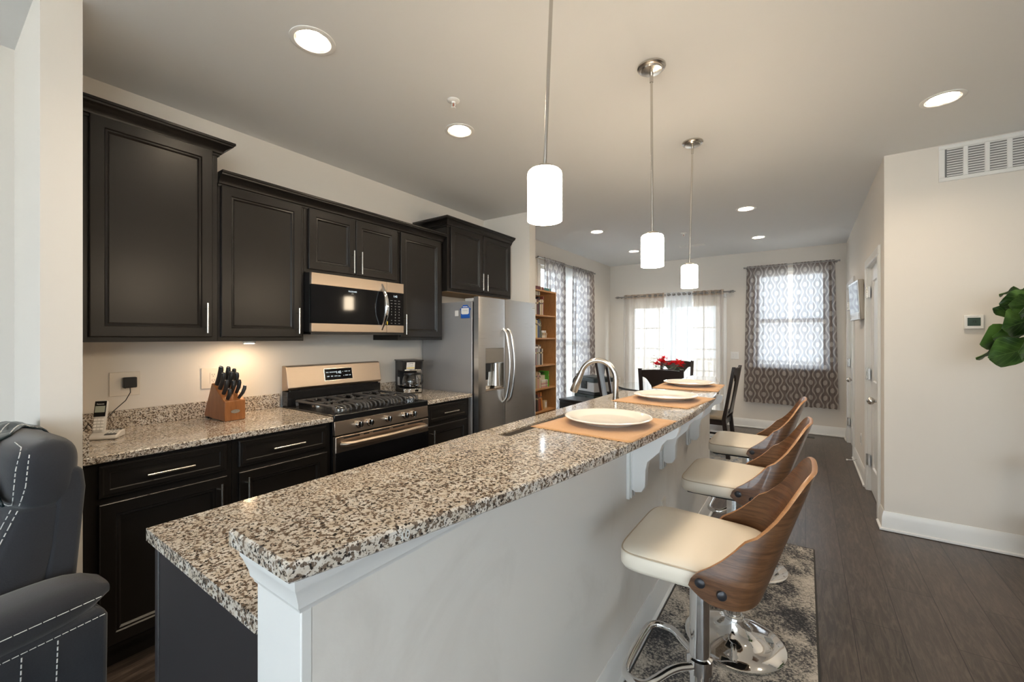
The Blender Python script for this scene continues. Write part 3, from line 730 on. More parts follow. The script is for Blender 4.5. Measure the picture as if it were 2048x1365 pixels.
# ================================================================ refrigerator
t = thing('refrigerator', 'stainless side-by-side refrigerator with ice dispenser', 'refrigerator', (.36, 1.74, 0))
F0, F1, FS, FX = 1.288, 2.196, 1.672, .712
b = B(); b.box(.03, .632, F0, F1, .02, 1.70); b.done('body', STEELS, t, bevel=.004, **kw)
b = B(); b.box(.632, .650, F0 + .008, F1 - .008, .03, 1.69); b.done('door_gasket', BLACKP, t, **kw)
b = B(); b.box(.55, .645, F0 + .004, F0 + .12, 1.70, 1.725); b.cyl((.665, F0 + .03, 1.70), (.665, F0 + .03, 1.73), .012); b.box(.55, .645, F1 - .12, F1 - .004, 1.70, 1.725); b.done('hinge_cover', GREYP, t, bevel=.003, **kw)
def fdoor(y0, y1, hole=None):
    b = B(); N = 16
    bulge = lambda y: FX - .010 + .010 * (1 - ((y - (y0 + y1) / 2) / ((y1 - y0) / 2)) ** 2) ** .5 if abs(y - (y0 + y1) / 2) < (y1 - y0) / 2 else FX - .010
    if hole:
        h0, h1, hz0, hz1 = hole
        cols = sorted([y0 + (y1 - y0) * i / N for i in range(N + 1)] + [h0, h1])
        segs = [(.04, hz0), (hz0, hz1), (hz1, 1.735)]
        V = {}
        def v(y, z):
            k = (round(y, 5), round(z, 5))
            if k not in V: V[k] = b.bm.verts.new((bulge(y), y, z))
            return V[k]
        for i in range(len(cols) - 1):
            for (z0, z1) in segs:
                ymid = (cols[i] + cols[i + 1]) / 2
                if h0 < ymid < h1 and z0 == hz0: continue
                b.bm.faces.new((v(cols[i], z0), v(cols[i + 1], z0), v(cols[i + 1], z1), v(cols[i], z1)))
    else:
        cols = [y0 + (y1 - y0) * i / N for i in range(N + 1)]
        b.grid([[(bulge(y), y, z) for y in cols] for z in (.04, 1.735)])
    b.grid([[(FX - .010, y0, .04), (FX - .010, y0, 1.735)], [(.652, y0, .04), (.652, y0, 1.735)]]); b.grid([[(FX - .010, y1, .04), (FX - .010, y1, 1.735)], [(.652, y1, .04), (.652, y1, 1.735)]])
    for z in (.04, 1.735): b.bm.faces.new([b.bm.verts.new(p) for p in [(.652, y0, z)] + [(bulge(y), y, z) for y in cols] + [(.652, y1, z)]])
    b.bm.faces.new([b.bm.verts.new(p) for p in [(.652, y0, .04), (.652, y1, .04), (.652, y1, 1.735), (.652, y0, 1.735)]])
    return b.done('door', STEEL, t, smooth=30, **kw)
D0, D1, DZ0, DZ1 = 1.376, 1.645, .93, 1.295
dL = fdoor(F0 + .002, FS - .003, (D0, D1, DZ0, DZ1)); dR = fdoor(FS + .003, F1 - .002)
b = B(); b.box(.665, FX - .004, D0, D1, 1.165, DZ1); b.done('dispenser_panel', P('dispenser_bronze', (.30, .27, .235), .35, .6), dL, bevel=.002, **kw)
b = B()
b.grid([[(FX - .012, y, DZ0) for y in (D0, D1)], [(.672, y, DZ0) for y in (D0, D1)], [(.655, y, DZ0 + .03) for y in (D0, D1)], [(.655, y, 1.165) for y in (D0, D1)]])
for y in (D0, D1): b.bm.faces.new([b.bm.verts.new(p) for p in [(FX - .006, y, DZ0), (FX - .006, y, DZ1), (.655, y, DZ1), (.655, y, DZ0)]])
b.done('dispenser_recess', NICK, dL, **kw)
b = B(); b.box(.66, FX + .002, D0, D1, DZ0 - .006, DZ0 + .004); b.done('drip_tray', STEELH, dL, bevel=.002, **kw)
b = B(); b.box(.662, .700, D0 + .02, D0 + .09, 1.09, 1.165); b.prism([(.672, 1.09), (.69, 1.09), (.684, 1.02), (.678, 1.02)], 'y', D0 + .04, D0 + .07); b.done('dispenser_lever', BLACKP, dL, bevel=.002, **kw)
b = B(); b.lathe([(.028, 1.16), (.03, 1.10), (.036, .98), (.038, .96)], (.684, D1 - .09, 0), 18); b.done('dispenser_chute', NICK, dL, smooth=50, **kw)
for y, dd in ((FS - .035, dL), (FS + .035, dR)):
    b = B(); sgn = 1 if y > FS else 1
    pts = [(FX - .004, y - .006, .80), (FX + .022, y - .004, .825)] + [(FX + .034 + .030 * math.sin(PI * i / 14), y + .010 * math.sin(PI * i / 14), .85 + .57 * i / 14) for i in range(15)] + [(FX + .022, y - .004, 1.445), (FX - .004, y - .006, 1.465)]
    b.tube(pts, .0125, n=12); b.done('door_handle', STEEL, dd, smooth=60, **kw)
b = B(); b.box(FX - .005, FX - .0005, 2.115, 2.178, 1.672, 1.690); lg = b.done('badge', PLW, dR, **kw)
lettering('FRIGIDAIRE', .0095, (FX + .0002, 2.1465, 1.681), '+x', BLACKP, dR, .0002)
t2 = thing('fridge_magnet', 'blue shield-shaped magnet clip holding a white note on the fridge side', 'magnet', (.56, 1.288, 1.60))
b = B(); b.prism([(-.050, -.045), (.050, -.045), (.050, .020), (.062, .035), (.045, .045), (.028, .060), (.028, .068), (-.028, .068), (-.028, .060), (-.045, .045), (-.062, .035), (-.050, .020)], 'y', -.006, -.0005); b.done('backing', P('magnet_blue', (.02, .10, .42), .4), t2, bevel=.001)
b = B(); b.prism([(-.042, -.005), (-.030, -.012), (.030, -.012), (.042, -.005), (.042, .042), (-.042, .042)], 'y', -.008, -.006); b.box(-.024, .026, -.008, -.006, .050, .056); nt_ = b.done('note', PLW, t2)
lettering('Cleaning', .016, (.56, 1.2795, 1.622), '-y', GREYP, t2, .0002)
t3 = B().box(-.02, .02, -.002, -.0005, -.024, .024).done('fridge_sticker', PLW); t3.location = (.458, 1.288, 1.60); tag(t3, 'small white square sticker on the fridge side, beside the blue magnet', 'sticker')

# ================================================================ counter things
def outlet(label, y, z, double=False, duplex=True):
    wd = .062 if double else .041
    t = thing('wall_outlet', label, 'outlet', (0, y, z))
    B().box(.0005, .006, -wd, wd, -.063, .063).done('cover_plate', PLC, t, bevel=.003)
    b = B(); b.box(.006, .008, -.017, .017, -.034, .034); s_ = b.done('socket', PLC, t, bevel=.001)
    b = B()
    for dz in (-.017, .017):
        for dy in (-.006, .006): b.box(.0078, .0084, dy - .001, dy + .001, dz, dz + .008)
        b.box(.0078, .0084, -.002, .002, dz - .008, dz - .004)
    b.done('slots', BLACKP, s_)
    return t
outlet('almond wall outlet with a black charger plugged in', -.797, 1.143, True)
outlet('almond wall outlet behind the knife block', -.394, 1.142, True)
outlet('almond wall outlet behind the coffee maker', 1.075, 1.13, False)
t = thing('phone_charger', 'small black plug-in charger in the outlet above the phone', 'charger', (.0085, -.782, 1.148))
B().box(0, .028, -.028, .028, -.026, .030).done('plug_body', BLACKP, t, bevel=.005)
b = B(); b.tube([(.02, .0, -.024), (.025, 0, -.05), (.03, -.02, -.09), (.05, -.07, -.135), (.10, -.11, -.17), (.14, -.13, -.205), (.16, -.12, -.226)], .0022, n=6); b.done('cord', BLACKP, t, smooth=60)
t = thing('cordless_phone', 'silver cordless phone handset standing in its answering machine base', 'phone', (.25, -.925, .9145), R(58))
# front of the base faces local -y
b = B(); b.prism([(-.05, 0), (.05, 0), (.05, .030), (.0, .032), (-.05, .014)], 'x', -.042, .062); b.done('base', P('phone_silver', (.62, .60, .57), .35, .3), t, bevel=.008, seg=3)
b = B(); b.prism([(-.036, .0195), (.036, .0325), (.036, .0345), (-.036, .0215)], 'x', .012, .056); b.done('control_pad', BLACKP, t, bevel=.001)
b = B()
for i in range(3):
    for j in range(3): b.cyl((.022 + .012 * i, -.022 + .019 * j, .021 + .0035 * j), (.022 + .012 * i, -.022 + .019 * j, .0285 + .0035 * j), .0042, n=10)
b.done('base_keys', GREYP, t)
Mh = Matrix.Translation((-.02, .0, .022)) @ Matrix.Rotation(R(-14), 4, 'X')
def hb(b, name, m, par, **k2): bmesh.ops.transform(b.bm, matrix=Mh, verts=b.bm.verts); return b.done(name, m, par, **k2)
b = B(); b.box(-.023, .023, -.013, .013, 0, .155); hs = hb(b, 'handset', P('handset_silver', (.50, .49, .47), .35), t, bevel=.009, seg=3)
b = B(); b.box(-.0215, .0215, -.0145, -.012, .078, .151); hb(b, 'handset_face', BLACKG, t, bevel=.006)
b = B(); b.box(-.018, .018, -.0153, -.0145, .098, .128); hb(b, 'screen', P('lcd_grey', (.30, .33, .28), .2), t)
b = B()
for i in range(3):
    for j in range(4): b.box(-.0185 + .013 * i, -.0075 + .013 * i, -.0145, -.0125, .016 + .0145 * j, .025 + .0145 * j)
hb(b, 'keypad', PLW, t, bevel=.001)
lettering('Panasonic', .007, (0, 0, 0), root_matrix(t) @ Mh @ Matrix.Translation((0, -.0152, .137)) @ FACE['-y'], PLW, t, .0002)
b = B(); b.tube([(-.05, .05, .02), (-.09, .08, .06), (-.11, .10, .03), (-.13, .10, .004)], .002, n=6); b.done('cord', BLACKP, t, smooth=60)

t = thing('knife_block', 'slanted wooden knife block full of black handled knives', 'knife block', (.165, -.392, .9145), R(4))
prof = [(-.125, .012), (.12, .0), (.12, .112), (.105, .118), (-.018, .208), (-.03, .208)]
b = B(); b.prism(prof, 'y', -.055, .055); b.done('block', BLOCKW, t, bevel=.003)
B().box(-.11, -.09, -.05, -.03, 0, .02).box(.09, .11, -.05, -.03, -.0005, .004).done('foot', BLACKP, t)
b = B(); b.cyl((.1195, 0, .052), (.1225, 0, .052), .024, n=24); bmesh.ops.scale(b.bm, vec=(1, 1, .45), space=Matrix.Translation((0, 0, -.052)), verts=b.bm.verts); b.done('maker_plate', NICK, t, smooth=40)
KB = root_matrix(t)
slope0, slope1 = Vector((.112, 0, .116)), Vector((-.012, 0, .204))
dirk = Vector((.50, 0, .87)).normalized()
def knife(lbl, u, y, L, r, lean=0.0):
    base = slope1.lerp(slope0, u) + Vector((0, y, 0))
    k = thing('kitchen_knife', lbl, 'knife', KB @ base, R(4), 'knives in the wooden block')
    d = (dirk + Vector((0, lean, 0))).normalized(); b = B()
    side = d.cross(Vector((0, 1, 0))).normalized()
    pts = [d * (-.004), d * .012, d * (L * .5) - side * .004, d * (L * .85) + side * .002, d * L + side * .010]
    b.tube(pts, [r * .9, r, r * 1.12, r * 1.1, r * .95], n=12, flat=.72); b.done('handle', P('knife_handle', (.018, .018, .019), .4), k, smooth=60)
    b = B(); b.tube([pts[-1] - d * .002, pts[-1] + d * .003 + side * .001], [r * .9, r * .75], n=12, flat=.72); b.done('end_cap', CHROME, k, smooth=60)
    b = B(); b.tube([d * (-.012), d * .001], [r * .95, r * .95], n=12, flat=.6); b.done('bolster', CHROME, k, smooth=60)
rows = [('upper', .04, [(-.038, .115, .0125), (.002, .11, .012), (.036, .095, .011)]), ('second', .30, [(-.036, .10, .0115), (.004, .105, .0115), (.036, .095, .011)]),
        ('third', .60, [(-.034, .085, .0105), (.004, .08, .010), (.034, .08, .010)]), ('lowest', .90, [(-.030, .06, .0105), (.030, .075, .009)])]
for rn, u, ks in rows:
    for j, (y, L, r) in enumerate(ks): knife(f'black handled knife in the {rn} row of the block, {ORD[j]} from the phone side', u, y, L, r, .0 if not (rn == 'lowest' and j == 1) else .25)

t = thing('coffee_maker', 'black drip coffee maker with glass carafe beside the fridge', 'coffee maker', (.13, 1.03, .9145), R(-22))
# front faces +x
b = B(); b.prism([(-.10, 0), (.11, 0), (.11, .045), (.0, .045), (-.02, .06), (-.02, .19), (.10, .19), (.118, .275), (-.10, .275)], 'y', -.085, .085); b.done('housing', BLACKP, t, bevel=.008, seg=3)
B().box(-.105, .125, -.092, .092, .272, .282).done('lid', BLACKP, t, bevel=.004)
b = B(); b.lathe([(.052, .046), (.066, .06), (.071, .09), (.068, .12), (.056, .148), (.050, .160)], (.05, 0, 0), 28, True); cf = b.done('carafe', GLASS, t, smooth=60, solid=.002)
b = B(); b.lathe([(.053, .150), (.055, .160), (.052, .172), (.002, .175)], (.05, 0, 0), 28); b.done('carafe_lid', BLACKP, cf, smooth=50)
b = B(); b.lathe([(.069, .072), (.072, .072), (.072, .064), (.067, .060)], (.05, 0, 0), 28); b.done('carafe_band', CHROME, cf, smooth=50)
b = B(); a = R(40); pts = [(.05 + math.cos(a) * r, math.sin(a) * r, z) for r, z in [(.05, .165), (.095, .165), (.112, .15), (.112, .10), (.098, .075)]]
b.tube(pts, .010, n=10); b.done('carafe_handle', BLACKP, cf, smooth=60)
B().box(.108, .113, -.078, .078, .008, .038).done('front_trim', CHROME, t, bevel=.002)
B().box(.113, .1145, .018, .048, .012, .034).done('clock', BLACKG, t)
b = B(); b.box(.098, .114, -.072, .072, .192, .203); b.done('chrome_band', CHROME, t, bevel=.002)
b = B(); Ms = Matrix.Translation((.1125, -.02, .235)) @ Matrix.Rotation(R(12), 4, 'Y'); b.box(0, .0025, -.036, .036, -.030, .030, Ms); lbm = b.done('paper_label', PLW, t)
b = B(); b.box(.0026, .003, -.033, .033, -.022, -.015, Ms); b.done('yellow_strip', P('yellow_sticker', (.75, .55, .05), .5), lbm)
lettering('COFFEE', .013, (0, 0, 0), root_matrix(t) @ Ms @ Matrix.Translation((.0027, 0, .018)) @ FACE['+x'], BLACKP, lbm, .0002)
lettering('12 CUP BREW', .008, (0, 0, 0), root_matrix(t) @ Ms @ Matrix.Translation((.0027, 0, -.002)) @ FACE['+x'], BLACKP, lbm, .0002)
b = B(); b.box(-.03, .02, -.0865, -.0845, .065, .135); b.done('water_gauge', GREYP, t)

t = thing('under_cabinet_light', 'small warm puck light under the cabinet above the knife block', 'light', (.19, -.27, 1.3665))
b = B(); b.cyl((0, 0, 0), (0, 0, -.014), .035, .033, 24); b.done('housing', PLW, t, smooth=40)
b = B(); b.cyl((0, 0, -.014), (0, 0, -.016), .026, .026, 24); b.done('lens', PUCKL, t, smooth=40)

# faucet
t = thing('kitchen_faucet', 'brushed nickel gooseneck pull-down faucet behind the bar top', 'faucet', (2.06, .885, .914))
b = B(); b.lathe([(.030, 0), (.030, .006), (.022, .012), (.0175, .03), (.0175, .13)], (0, 0, 0), 24, True); b.done('base', NICK, t, smooth=40)
ang = R(188); dx, dy = math.cos(ang), math.sin(ang)
b = B(); pts = [(0, 0, .12), (0, 0, .232)] + [((.105 - .105 * math.cos(R(a))) * dx, (.105 - .105 * math.cos(R(a))) * dy, .232 + .108 * math.sin(R(a))) for a in range(8, 161, 8)]
b.tube(pts, .0155, n=16); b.done('spout', NICK, t, smooth=60)
e = Vector(pts[-1]); dn = (Vector(pts[-1]) - Vector(pts[-2])).normalized()
b = B(); b.tube([e - dn * .004, e + dn * .02, e + dn * .06, e + dn * .128, e + dn * .133], [.0165, .018, .0215, .0235, .021], n=18); hd = b.done('spray_head', NICK, t, smooth=50)
o = e + dn * .06; sd_ = dn.cross(Vector((dy, -dx, 0))).normalized()
if sd_.x > 0: sd_ = -sd_
b = B(); b.tube([o + sd_ * .019 - dn * .022, o + sd_ * .0225, o + sd_ * .0235 + dn * .022], [.006, .008, .006], n=10); b.tube([o + sd_ * .0185 - dn * .04, o + sd_ * .0185 - dn * .03], [.006, .006], n=10); b.done('spray_buttons', BLACKP, hd, smooth=50)
b = B(); b.cyl((0, 0, .07), (.0, .055, .085), .009, .006, 12); b.done('lever', NICK, t, smooth=50)

# ================================================================ place settings
def placemat(label, c, rz, seed):
    t = thing('placemat', label, 'placemat', (c[0], c[1], 1.0672), rz, 'burlap placemats on the bar')
    r = random.Random(seed); b = B(); nx_, ny_ = 16, 20
    hx, hy = .185, .215
    def p(i, j, z):
        x = -hx + 2 * hx * i / nx_; y = -hy + 2 * hy * j / ny_
        ex = .004 * r.uniform(-1, 1) if i in (0, nx_) or j in (0, ny_) else 0
        wv = .0012 * math.sin(x * 40 + seed) * math.sin(y * 30) + .0018
        return (x + ex, y + ex, z + max(.0004, wv))
    V = b.grid([[p(i, j, .0) for j in range(ny_ + 1)] for i in range(nx_ + 1)])
    b.done('cloth', BURLAP, t, smooth=60, solid=.0012)
    b = B(); per = []
    for (ax, ay, bx_, by_) in [(-hx, -hy, hx, -hy), (hx, -hy, hx, hy), (hx, hy, -hx, hy), (-hx, hy, -hx, -hy)]:
        n_ = int(math.hypot(bx_ - ax, by_ - ay) / .0022)
        for i in range(n_): per.append((ax + (bx_ - ax) * i / n_, ay + (by_ - ay) * i / n_))
    inn, out = [], []
    for i, (x, y) in enumerate(per):
        sx = max(-1, min(1, x / hx * 60 - math.copysign(59, x))) if abs(x) > hx * .98 else 0; sy = max(-1, min(1, y / hy * 60 - math.copysign(59, y))) if abs(y) > hy * .98 else 0
        L = (r.uniform(.004, .011) if i % 2 else r.uniform(-.001, .002))
        inn.append((x - sx * .004, y - sy * .004, .0022)); out.append((x + sx * L + r.uniform(-.0012, .0012), y + sy * L + r.uniform(-.0012, .0012), .0014))
    b.grid([inn, out], True)
    b.done('fringe', BURLAP, t)
    return t
placemat('tan burlap placemat under the nearest plate', (2.352, .03), R(-4), 1)
placemat('tan burlap placemat under the middle plate', (2.362, .775), R(-6), 2)
placemat('tan burlap placemat under the farthest plate', (2.335, 1.48), R(3), 3)
pl = thing('dinner_plate', 'large white plate nearest the camera on the bar', 'plate', (2.35, .05, 1.0700), 0, 'white plates on the bar')
b = B(); b.lathe([(.002, .003), (.085, .003), (.088, 0), (.096, 0), (.100, .005), (.118, .010), (.152, .019), (.158, .0215), (.160, .024), (.157, .0265), (.150, .0255), (.122, .0155), (.112, .0115), (.103, .010), (.002, .010)], (0, 0, 0), 64, True, True)
b.done('dish', CERAM, pl, smooth=60)
dup(pl, (2.362, .80, 1.0700), label='large white plate in the middle of the bar')
dup(pl, (2.322, 1.52, 1.0700), label='large white plate at the far end of the bar')
# ================================================================ ceiling fixtures
def pendant(label, base, dxy, zs):
    """canopy on the ceiling at base, rod swung slightly so that the shade's top centre is at base+dxy, zs"""
    t = thing('pendant_light', label, 'pendant light', base, 0, 'pendant lights over the bar')
    b = B(); b.lathe([(.066, 0), (.066, -.008), (.060, -.014), (.052, -.016), (.048, -.022), (.010, -.030), (.002, -.030)], (0, 0, 0), 36, True, True); b.done('canopy', NICK, t, smooth=35)
    top = Vector((0, 0, -.03)); end = Vector((dxy[0], dxy[1], zs - base[2] + .012))
    b = B(); b.cyl(top, top + (end - top) * .06, .0085, n=12); b.cyl(top, end, .0058, n=12); b.done('rod', NICK, t, smooth=40)
    c = Vector((dxy[0], dxy[1], zs - base[2]))
    b = B(); b.lathe([(.002, .016), (.012, .016), (.026, .012), (.030, .004), (.030, -.002), (.002, -.002)], c, 28, True, True); b.done('cap', NICK, t, smooth=35)
    b = B(); b.lathe([(.030, 0), (.046, -.002), (.051, -.008), (.0525, -.018), (.0525, -.153), (.050, -.1545), (.002, -.1545)], c, 40, True, True); b.done('shade', SHADE, t, smooth=40)
    return t
pendant('pendant light with white glass cylinder shade, nearest of the three over the bar', (2.345, -.347, H), (-.035, 0), 1.895)
pendant('pendant light with white glass cylinder shade, middle one over the bar', (2.347, .606, H), (.004, 0), 1.885)
pendant('pendant light with white glass cylinder shade, farthest one over the bar', (2.337, 1.559, H), (-.019, 0), 1.877)
def downlight(label, x, y):
    t = thing('recessed_light', label, 'ceiling light', (x, y, H), 0, 'recessed ceiling lights')
    b = B(); b.lathe([(.094, 0), (.094, -.003), (.088, -.005), (.075, -.0045), (.068, 0), (.066, .006), (.058, .044), (.058, .055)], (0, 0, 0), 40); b.done('trim_ring', WHITE, t, smooth=30)
    b = B(); b.lathe([(.058, .043), (.03, .041), (.002, .040)], (0, 0, 0), 40, False, True); b.done('lens', LENS, t)
    return t
dl = downlight('recessed light in the ceiling above the knife block, closest to the tallest cabinet', 1.173, -.429)
for (x, y, l) in [(1.161, .545, 'recessed light in the ceiling beside the sprinkler head'), (1.155, 1.50, 'recessed light partly hidden behind the nearest pendant shade'), (3.577, 1.799, 'recessed light in the ceiling over the hall, beside the wall vent'),
                  (.84, 3.425, 'recessed light over the dining area, first in the row nearer the bookcase'), (.823, 4.85, 'recessed light over the dining area, to the left of the middle pendant shade'),
                  (2.463, 3.423, 'recessed light over the dining area, nearer one of the pair by the hall'), (2.456, 4.90, 'recessed light over the dining area, above the ogee window curtains')]:
    dup(dl, (x, y, H), label=l)
def sprinkler(label, x, y):
    t = thing('sprinkler_head', label, 'sprinkler', (x, y, H), 0, 'ceiling sprinkler heads')
    b = B(); b.lathe([(.034, 0), (.034, -.004), (.024, -.010), (.012, -.010), (.010, -.018), (.002, -.018)], (0, 0, 0), 24, True, True); b.done('escutcheon', WHITE, t, smooth=35)
    b = B(); b.tube([(.010, 0, -.016), (.014, 0, -.03), (.004, 0, -.042)], .0022, n=6); b.tube([(-.010, 0, -.016), (-.014, 0, -.03), (-.004, 0, -.042)], .0022, n=6); b.cyl((0, 0, -.042), (0, 0, -.045), .014, n=18); b.done('deflector', WHITE, t, smooth=35)
    b = B(); b.cyl((0, 0, -.016), (0, 0, -.042), .0025, n=8); b.done('bulb', P('sprinkler_bulb', (.35, .08, .04), .2), t, smooth=40)
    return t
s_ = sprinkler('white sprinkler head in the kitchen ceiling between two recessed lights', 1.363, .271)
dup(s_, (1.707, 4.10, H), label='white sprinkler head in the dining ceiling beyond the farthest pendant')
t = thing('ceiling_vent', 'white air register in the dining ceiling above the patio door', 'vent', (1.64, 4.92, H))
b = B(); b.box(-.17, .17, -.07, .07, -.006, -.001); b.done('frame', WHITE, t, bevel=.003)
b = B()
for i in range(9): y = -.05 + .0125 * i; b.box(-.145, .145, y, y + .006, -.009, -.006)
b.done('louvers', WHITE, t)

# ================================================================ bar stools
def make_stool(label, loc):
    t = thing('bar_stool', label, 'bar stool', loc, 0, 'bar stools at the island')
    b = B(); b.lathe([(.200, 0), (.205, .003), (.205, .008), (.197, .013), (.15, .021), (.09, .034), (.055, .054), (.042, .078), (.036, .102)], (0, 0, 0), 56, True); b.done('base', CHROME, t, smooth=45)
    bs = t.children[-1]
    b = B(); b.lathe([(.039, .102), (.0405, .106), (.0405, .118), (.036, .122), (.0295, .122)], (0, 0, 0), 32); b.done('collar', CHROME, t, smooth=40)
    b = B(); b.lathe([(.0285, .12), (.0285, .655), (.022, .66), (.022, .69)], (0, 0, 0), 32); b.done('column', CHROME, t, smooth=40)
    for a in (20,):
        b = B(); b.box(-.016, .016, -.016, .016, .0165, .0185, Matrix.Translation((.14 * math.cos(R(a)), .14 * math.sin(R(a)), .006)) @ Matrix.Rotation(R(a), 4, 'Z') @ Matrix.Rotation(R(7), 4, 'Y')); b.done('base_sticker', P('clear_sticker', (.25, .26, .25), .3), bs, bevel=.001)
    zf = .345; b = B()
    pts = [(-.015, .028, zf + .03), (-.06, .065, zf + .028), (-.10, .125, zf + .012), (-.125, .15, zf), (-.165, .152, zf), (-.188, .134, zf), (-.196, .09, zf)]
    loop_ = [Vector(p) for p in pts + [(x, -y, z) for x, y, z in pts[::-1]]]
    for _ in range(2): loop_ = [loop_[0]] + [q for a_, c_ in zip(loop_, loop_[1:]) for q in (a_ * .75 + c_ * .25, a_ * .25 + c_ * .75)] + [loop_[-1]]
    b.tube(loop_, .0115, n=12); b.lathe([(.0285, zf + .005), (.037, zf + .008), (.037, zf + .05), (.0285, zf + .053)], (0, 0, 0), 28); b.done('footrest', CHROME, t, smooth=50)
    # seat cushion: rounded square, slightly wider at the front
    def loop(inset, z, crown=0.0):
        out = []; n = 64
        for i in range(n):
            a = 2 * PI * i / n; c, s_ = math.cos(a), math.sin(a); e = .30
            x = math.copysign(abs(c) ** e, c); y = math.copysign(abs(s_) ** e, s_)
            hx, hy = .180 - inset, .200 - inset
            px, py = x * hx, y * hy * (1.0 - .06 * x)
            out.append((px - .012, py, z + crown * (1 - (x * x * .5 + y * y * .5))))
        return out
    b = B(); b.grid([loop(.02, .700), loop(.004, .704), loop(-.002, .715), loop(-.002, .742), loop(.003, .752), loop(.008, .757, .0), loop(.05, .7615), loop(.12, .764), loop(.179, .765)], True, True, True); st = b.done('seat', CREAM, t, smooth=50)
    b = B(); b.tube(loop(.0015, .7515), .0022, n=6, closed=True); b.done('piping', P('cream_piping', (.50, .40, .29), .5), st, smooth=60)
    b = B(); b.tube([(.03, -.1985, .752), (.03, -.2045, .742), (.03, -.2045, .716), (.03, -.2025, .703), (.03, -.19, .6995), (.03, .19, .6995), (.03, .2025, .703), (.03, .2045, .716), (.03, .2045, .742), (.03, .1985, .752)], .0013, n=5); b.done('seam', P('cream_piping', (.50, .40, .29), .5), st)
    b = B(); b.box(-.165, .14, -.17, .17, .688, .701); b.box(-.09, .09, -.09, .09, .672, .690); b.done('seat_pan', BLACKP, t, bevel=.006)
    # bent ply shell: U in plan, high and narrow at the back
    N, K = 48, 14
    def plan(s_):
        """s_ in -1..1 round the U at seat level"""
        a = abs(s_); sg = 1 if s_ > 0 else -1
        if a > .46:
            q = (a - .46) / .54; return Vector((.085 - .075 * q - .0 * q, sg * (.207 + .0 * q)))
        th = a / .46 * PI / 2
        return Vector((.085 + .085 * math.cos(th) ** .75, sg * .207 * math.sin(th) ** .62))
    def tops(s_):
        a = abs(s_)
        pts = [(0, 1.030), (.12, 1.030), (.19, 1.022), (.235, 1.000), (.28, .962), (.34, .918), (.42, .876), (.53, .838), (.66, .806), (.80, .781), (.92, .765), (.97, .756), (1.0, .744)]
        for (p, u), (q, v) in zip(pts, pts[1:]):
            if p <= a <= q:
                f = (a - p) / (q - p); f = f * f * (3 - 2 * f) if False else f
                return u + (v - u) * f
        return pts[-1][1]
    def bots(s_):
        a = abs(s_)
        return .690 + (0 if a < .5 else .034 * ((a - .5) / .5) ** 1.6)
    def pt(s_, k, thick):
        z0, z1 = bots(s_), tops(s_); z = z0 + (z1 - z0) * k
        p = plan(s_); up = (z - .70)
        lean = .34 * up
        shrink = 1 - .85 * max(0, up - .06)            # the sides draw in as they rise
        q = Vector((p.x + lean, p.y * max(.3, shrink)))
        c = Vector((.06, 0)); nrm = (Vector((p.x - .055, p.y * .55))).normalized()
        q = q + nrm * thick
        return (q.x, q.y, z)
    ss = [-1 + 2 * i / N for i in range(N + 1)]
    b = B(); T = .0125
    b.grid([[pt(s_, k / K, T) for s_ in ss] for k in range(K + 1)]); b.grid([[pt(s_, k / K, 0) for s_ in ss] for k in range(K + 1)]); sh = b.done('backrest', WALNUT, t, smooth=60)
    b = B()
    edge_o = [pt(s_, 1, T) for s_ in ss] + [pt(1, k / K, T) for k in range(K - 1, -1, -1)] + [pt(s_, 0, T) for s_ in ss[::-1][1:]] + [pt(-1, k / K, T) for k in range(1, K)]
    edge_i = [pt(s_, 1, 0) for s_ in ss] + [pt(1, k / K, 0) for k in range(K - 1, -1, -1)] + [pt(s_, 0, 0) for s_ in ss[::-1][1:]] + [pt(-1, k / K, 0) for k in range(1, K)]
    mid = [tuple((Vector(a_) + Vector(b_)) / 2 + (Vector((0, 0, .0025)) if i < len(ss) else Vector((0, 0, 0)))) for i, (a_, b_) in enumerate(zip(edge_o, edge_i))]
    b.grid([edge_o, mid, edge_i], True); b.done('ply_edge', PLY, sh, smooth=60)
    for s_, k in ((-.84, .35), (.84, .35), (-.47, .06), (.47, .06)):
        p = Vector(pt(s_, k, T)); n_ = Vector((0, math.copysign(1, s_), 0)) if abs(s_) > .6 else Vector((.45, math.copysign(.9, s_), 0)).normalized()
        p = Vector(pt(s_, .2 if abs(s_) < .6 else .45, T))
        b = B(); b.cyl(p - n_ * .004, p + n_ * .003, .0125, n=20); b.cyl(p + n_ * .003, p + n_ * .0065, .0125, .007, 20); b.done('bolt', P('bolt_black', (.03, .03, .035), .3, .3), sh, smooth=50)
    return t
st0 = make_stool('cream seated walnut bar stool nearest the camera', (2.69, -.055, .0115))
dup(st0, (2.69, .70, .0115), label='cream seated walnut bar stool in the middle of the row of three')
dup(st0, (2.672, 1.448, .0115), label='cream seated walnut bar stool farthest along the bar')
t = thing('runner_rug', 'grey and cream distressed runner rug under the bar stools', 'rug', (2.684, .7, 0))
b = B(); b.box(-.318, .318, -1.22, 1.21, .0005, .0105); b.done('pile', RUGM, t, bevel=.003)
b = B(); b.tube([(-.317, -1.22, .006), (.319, -1.22, .006), (.319, 1.212, .006), (-.317, 1.212, .006)], .0055, n=8, closed=True); b.done('binding', P('rug_binding', (.06, .055, .05), .9), t)

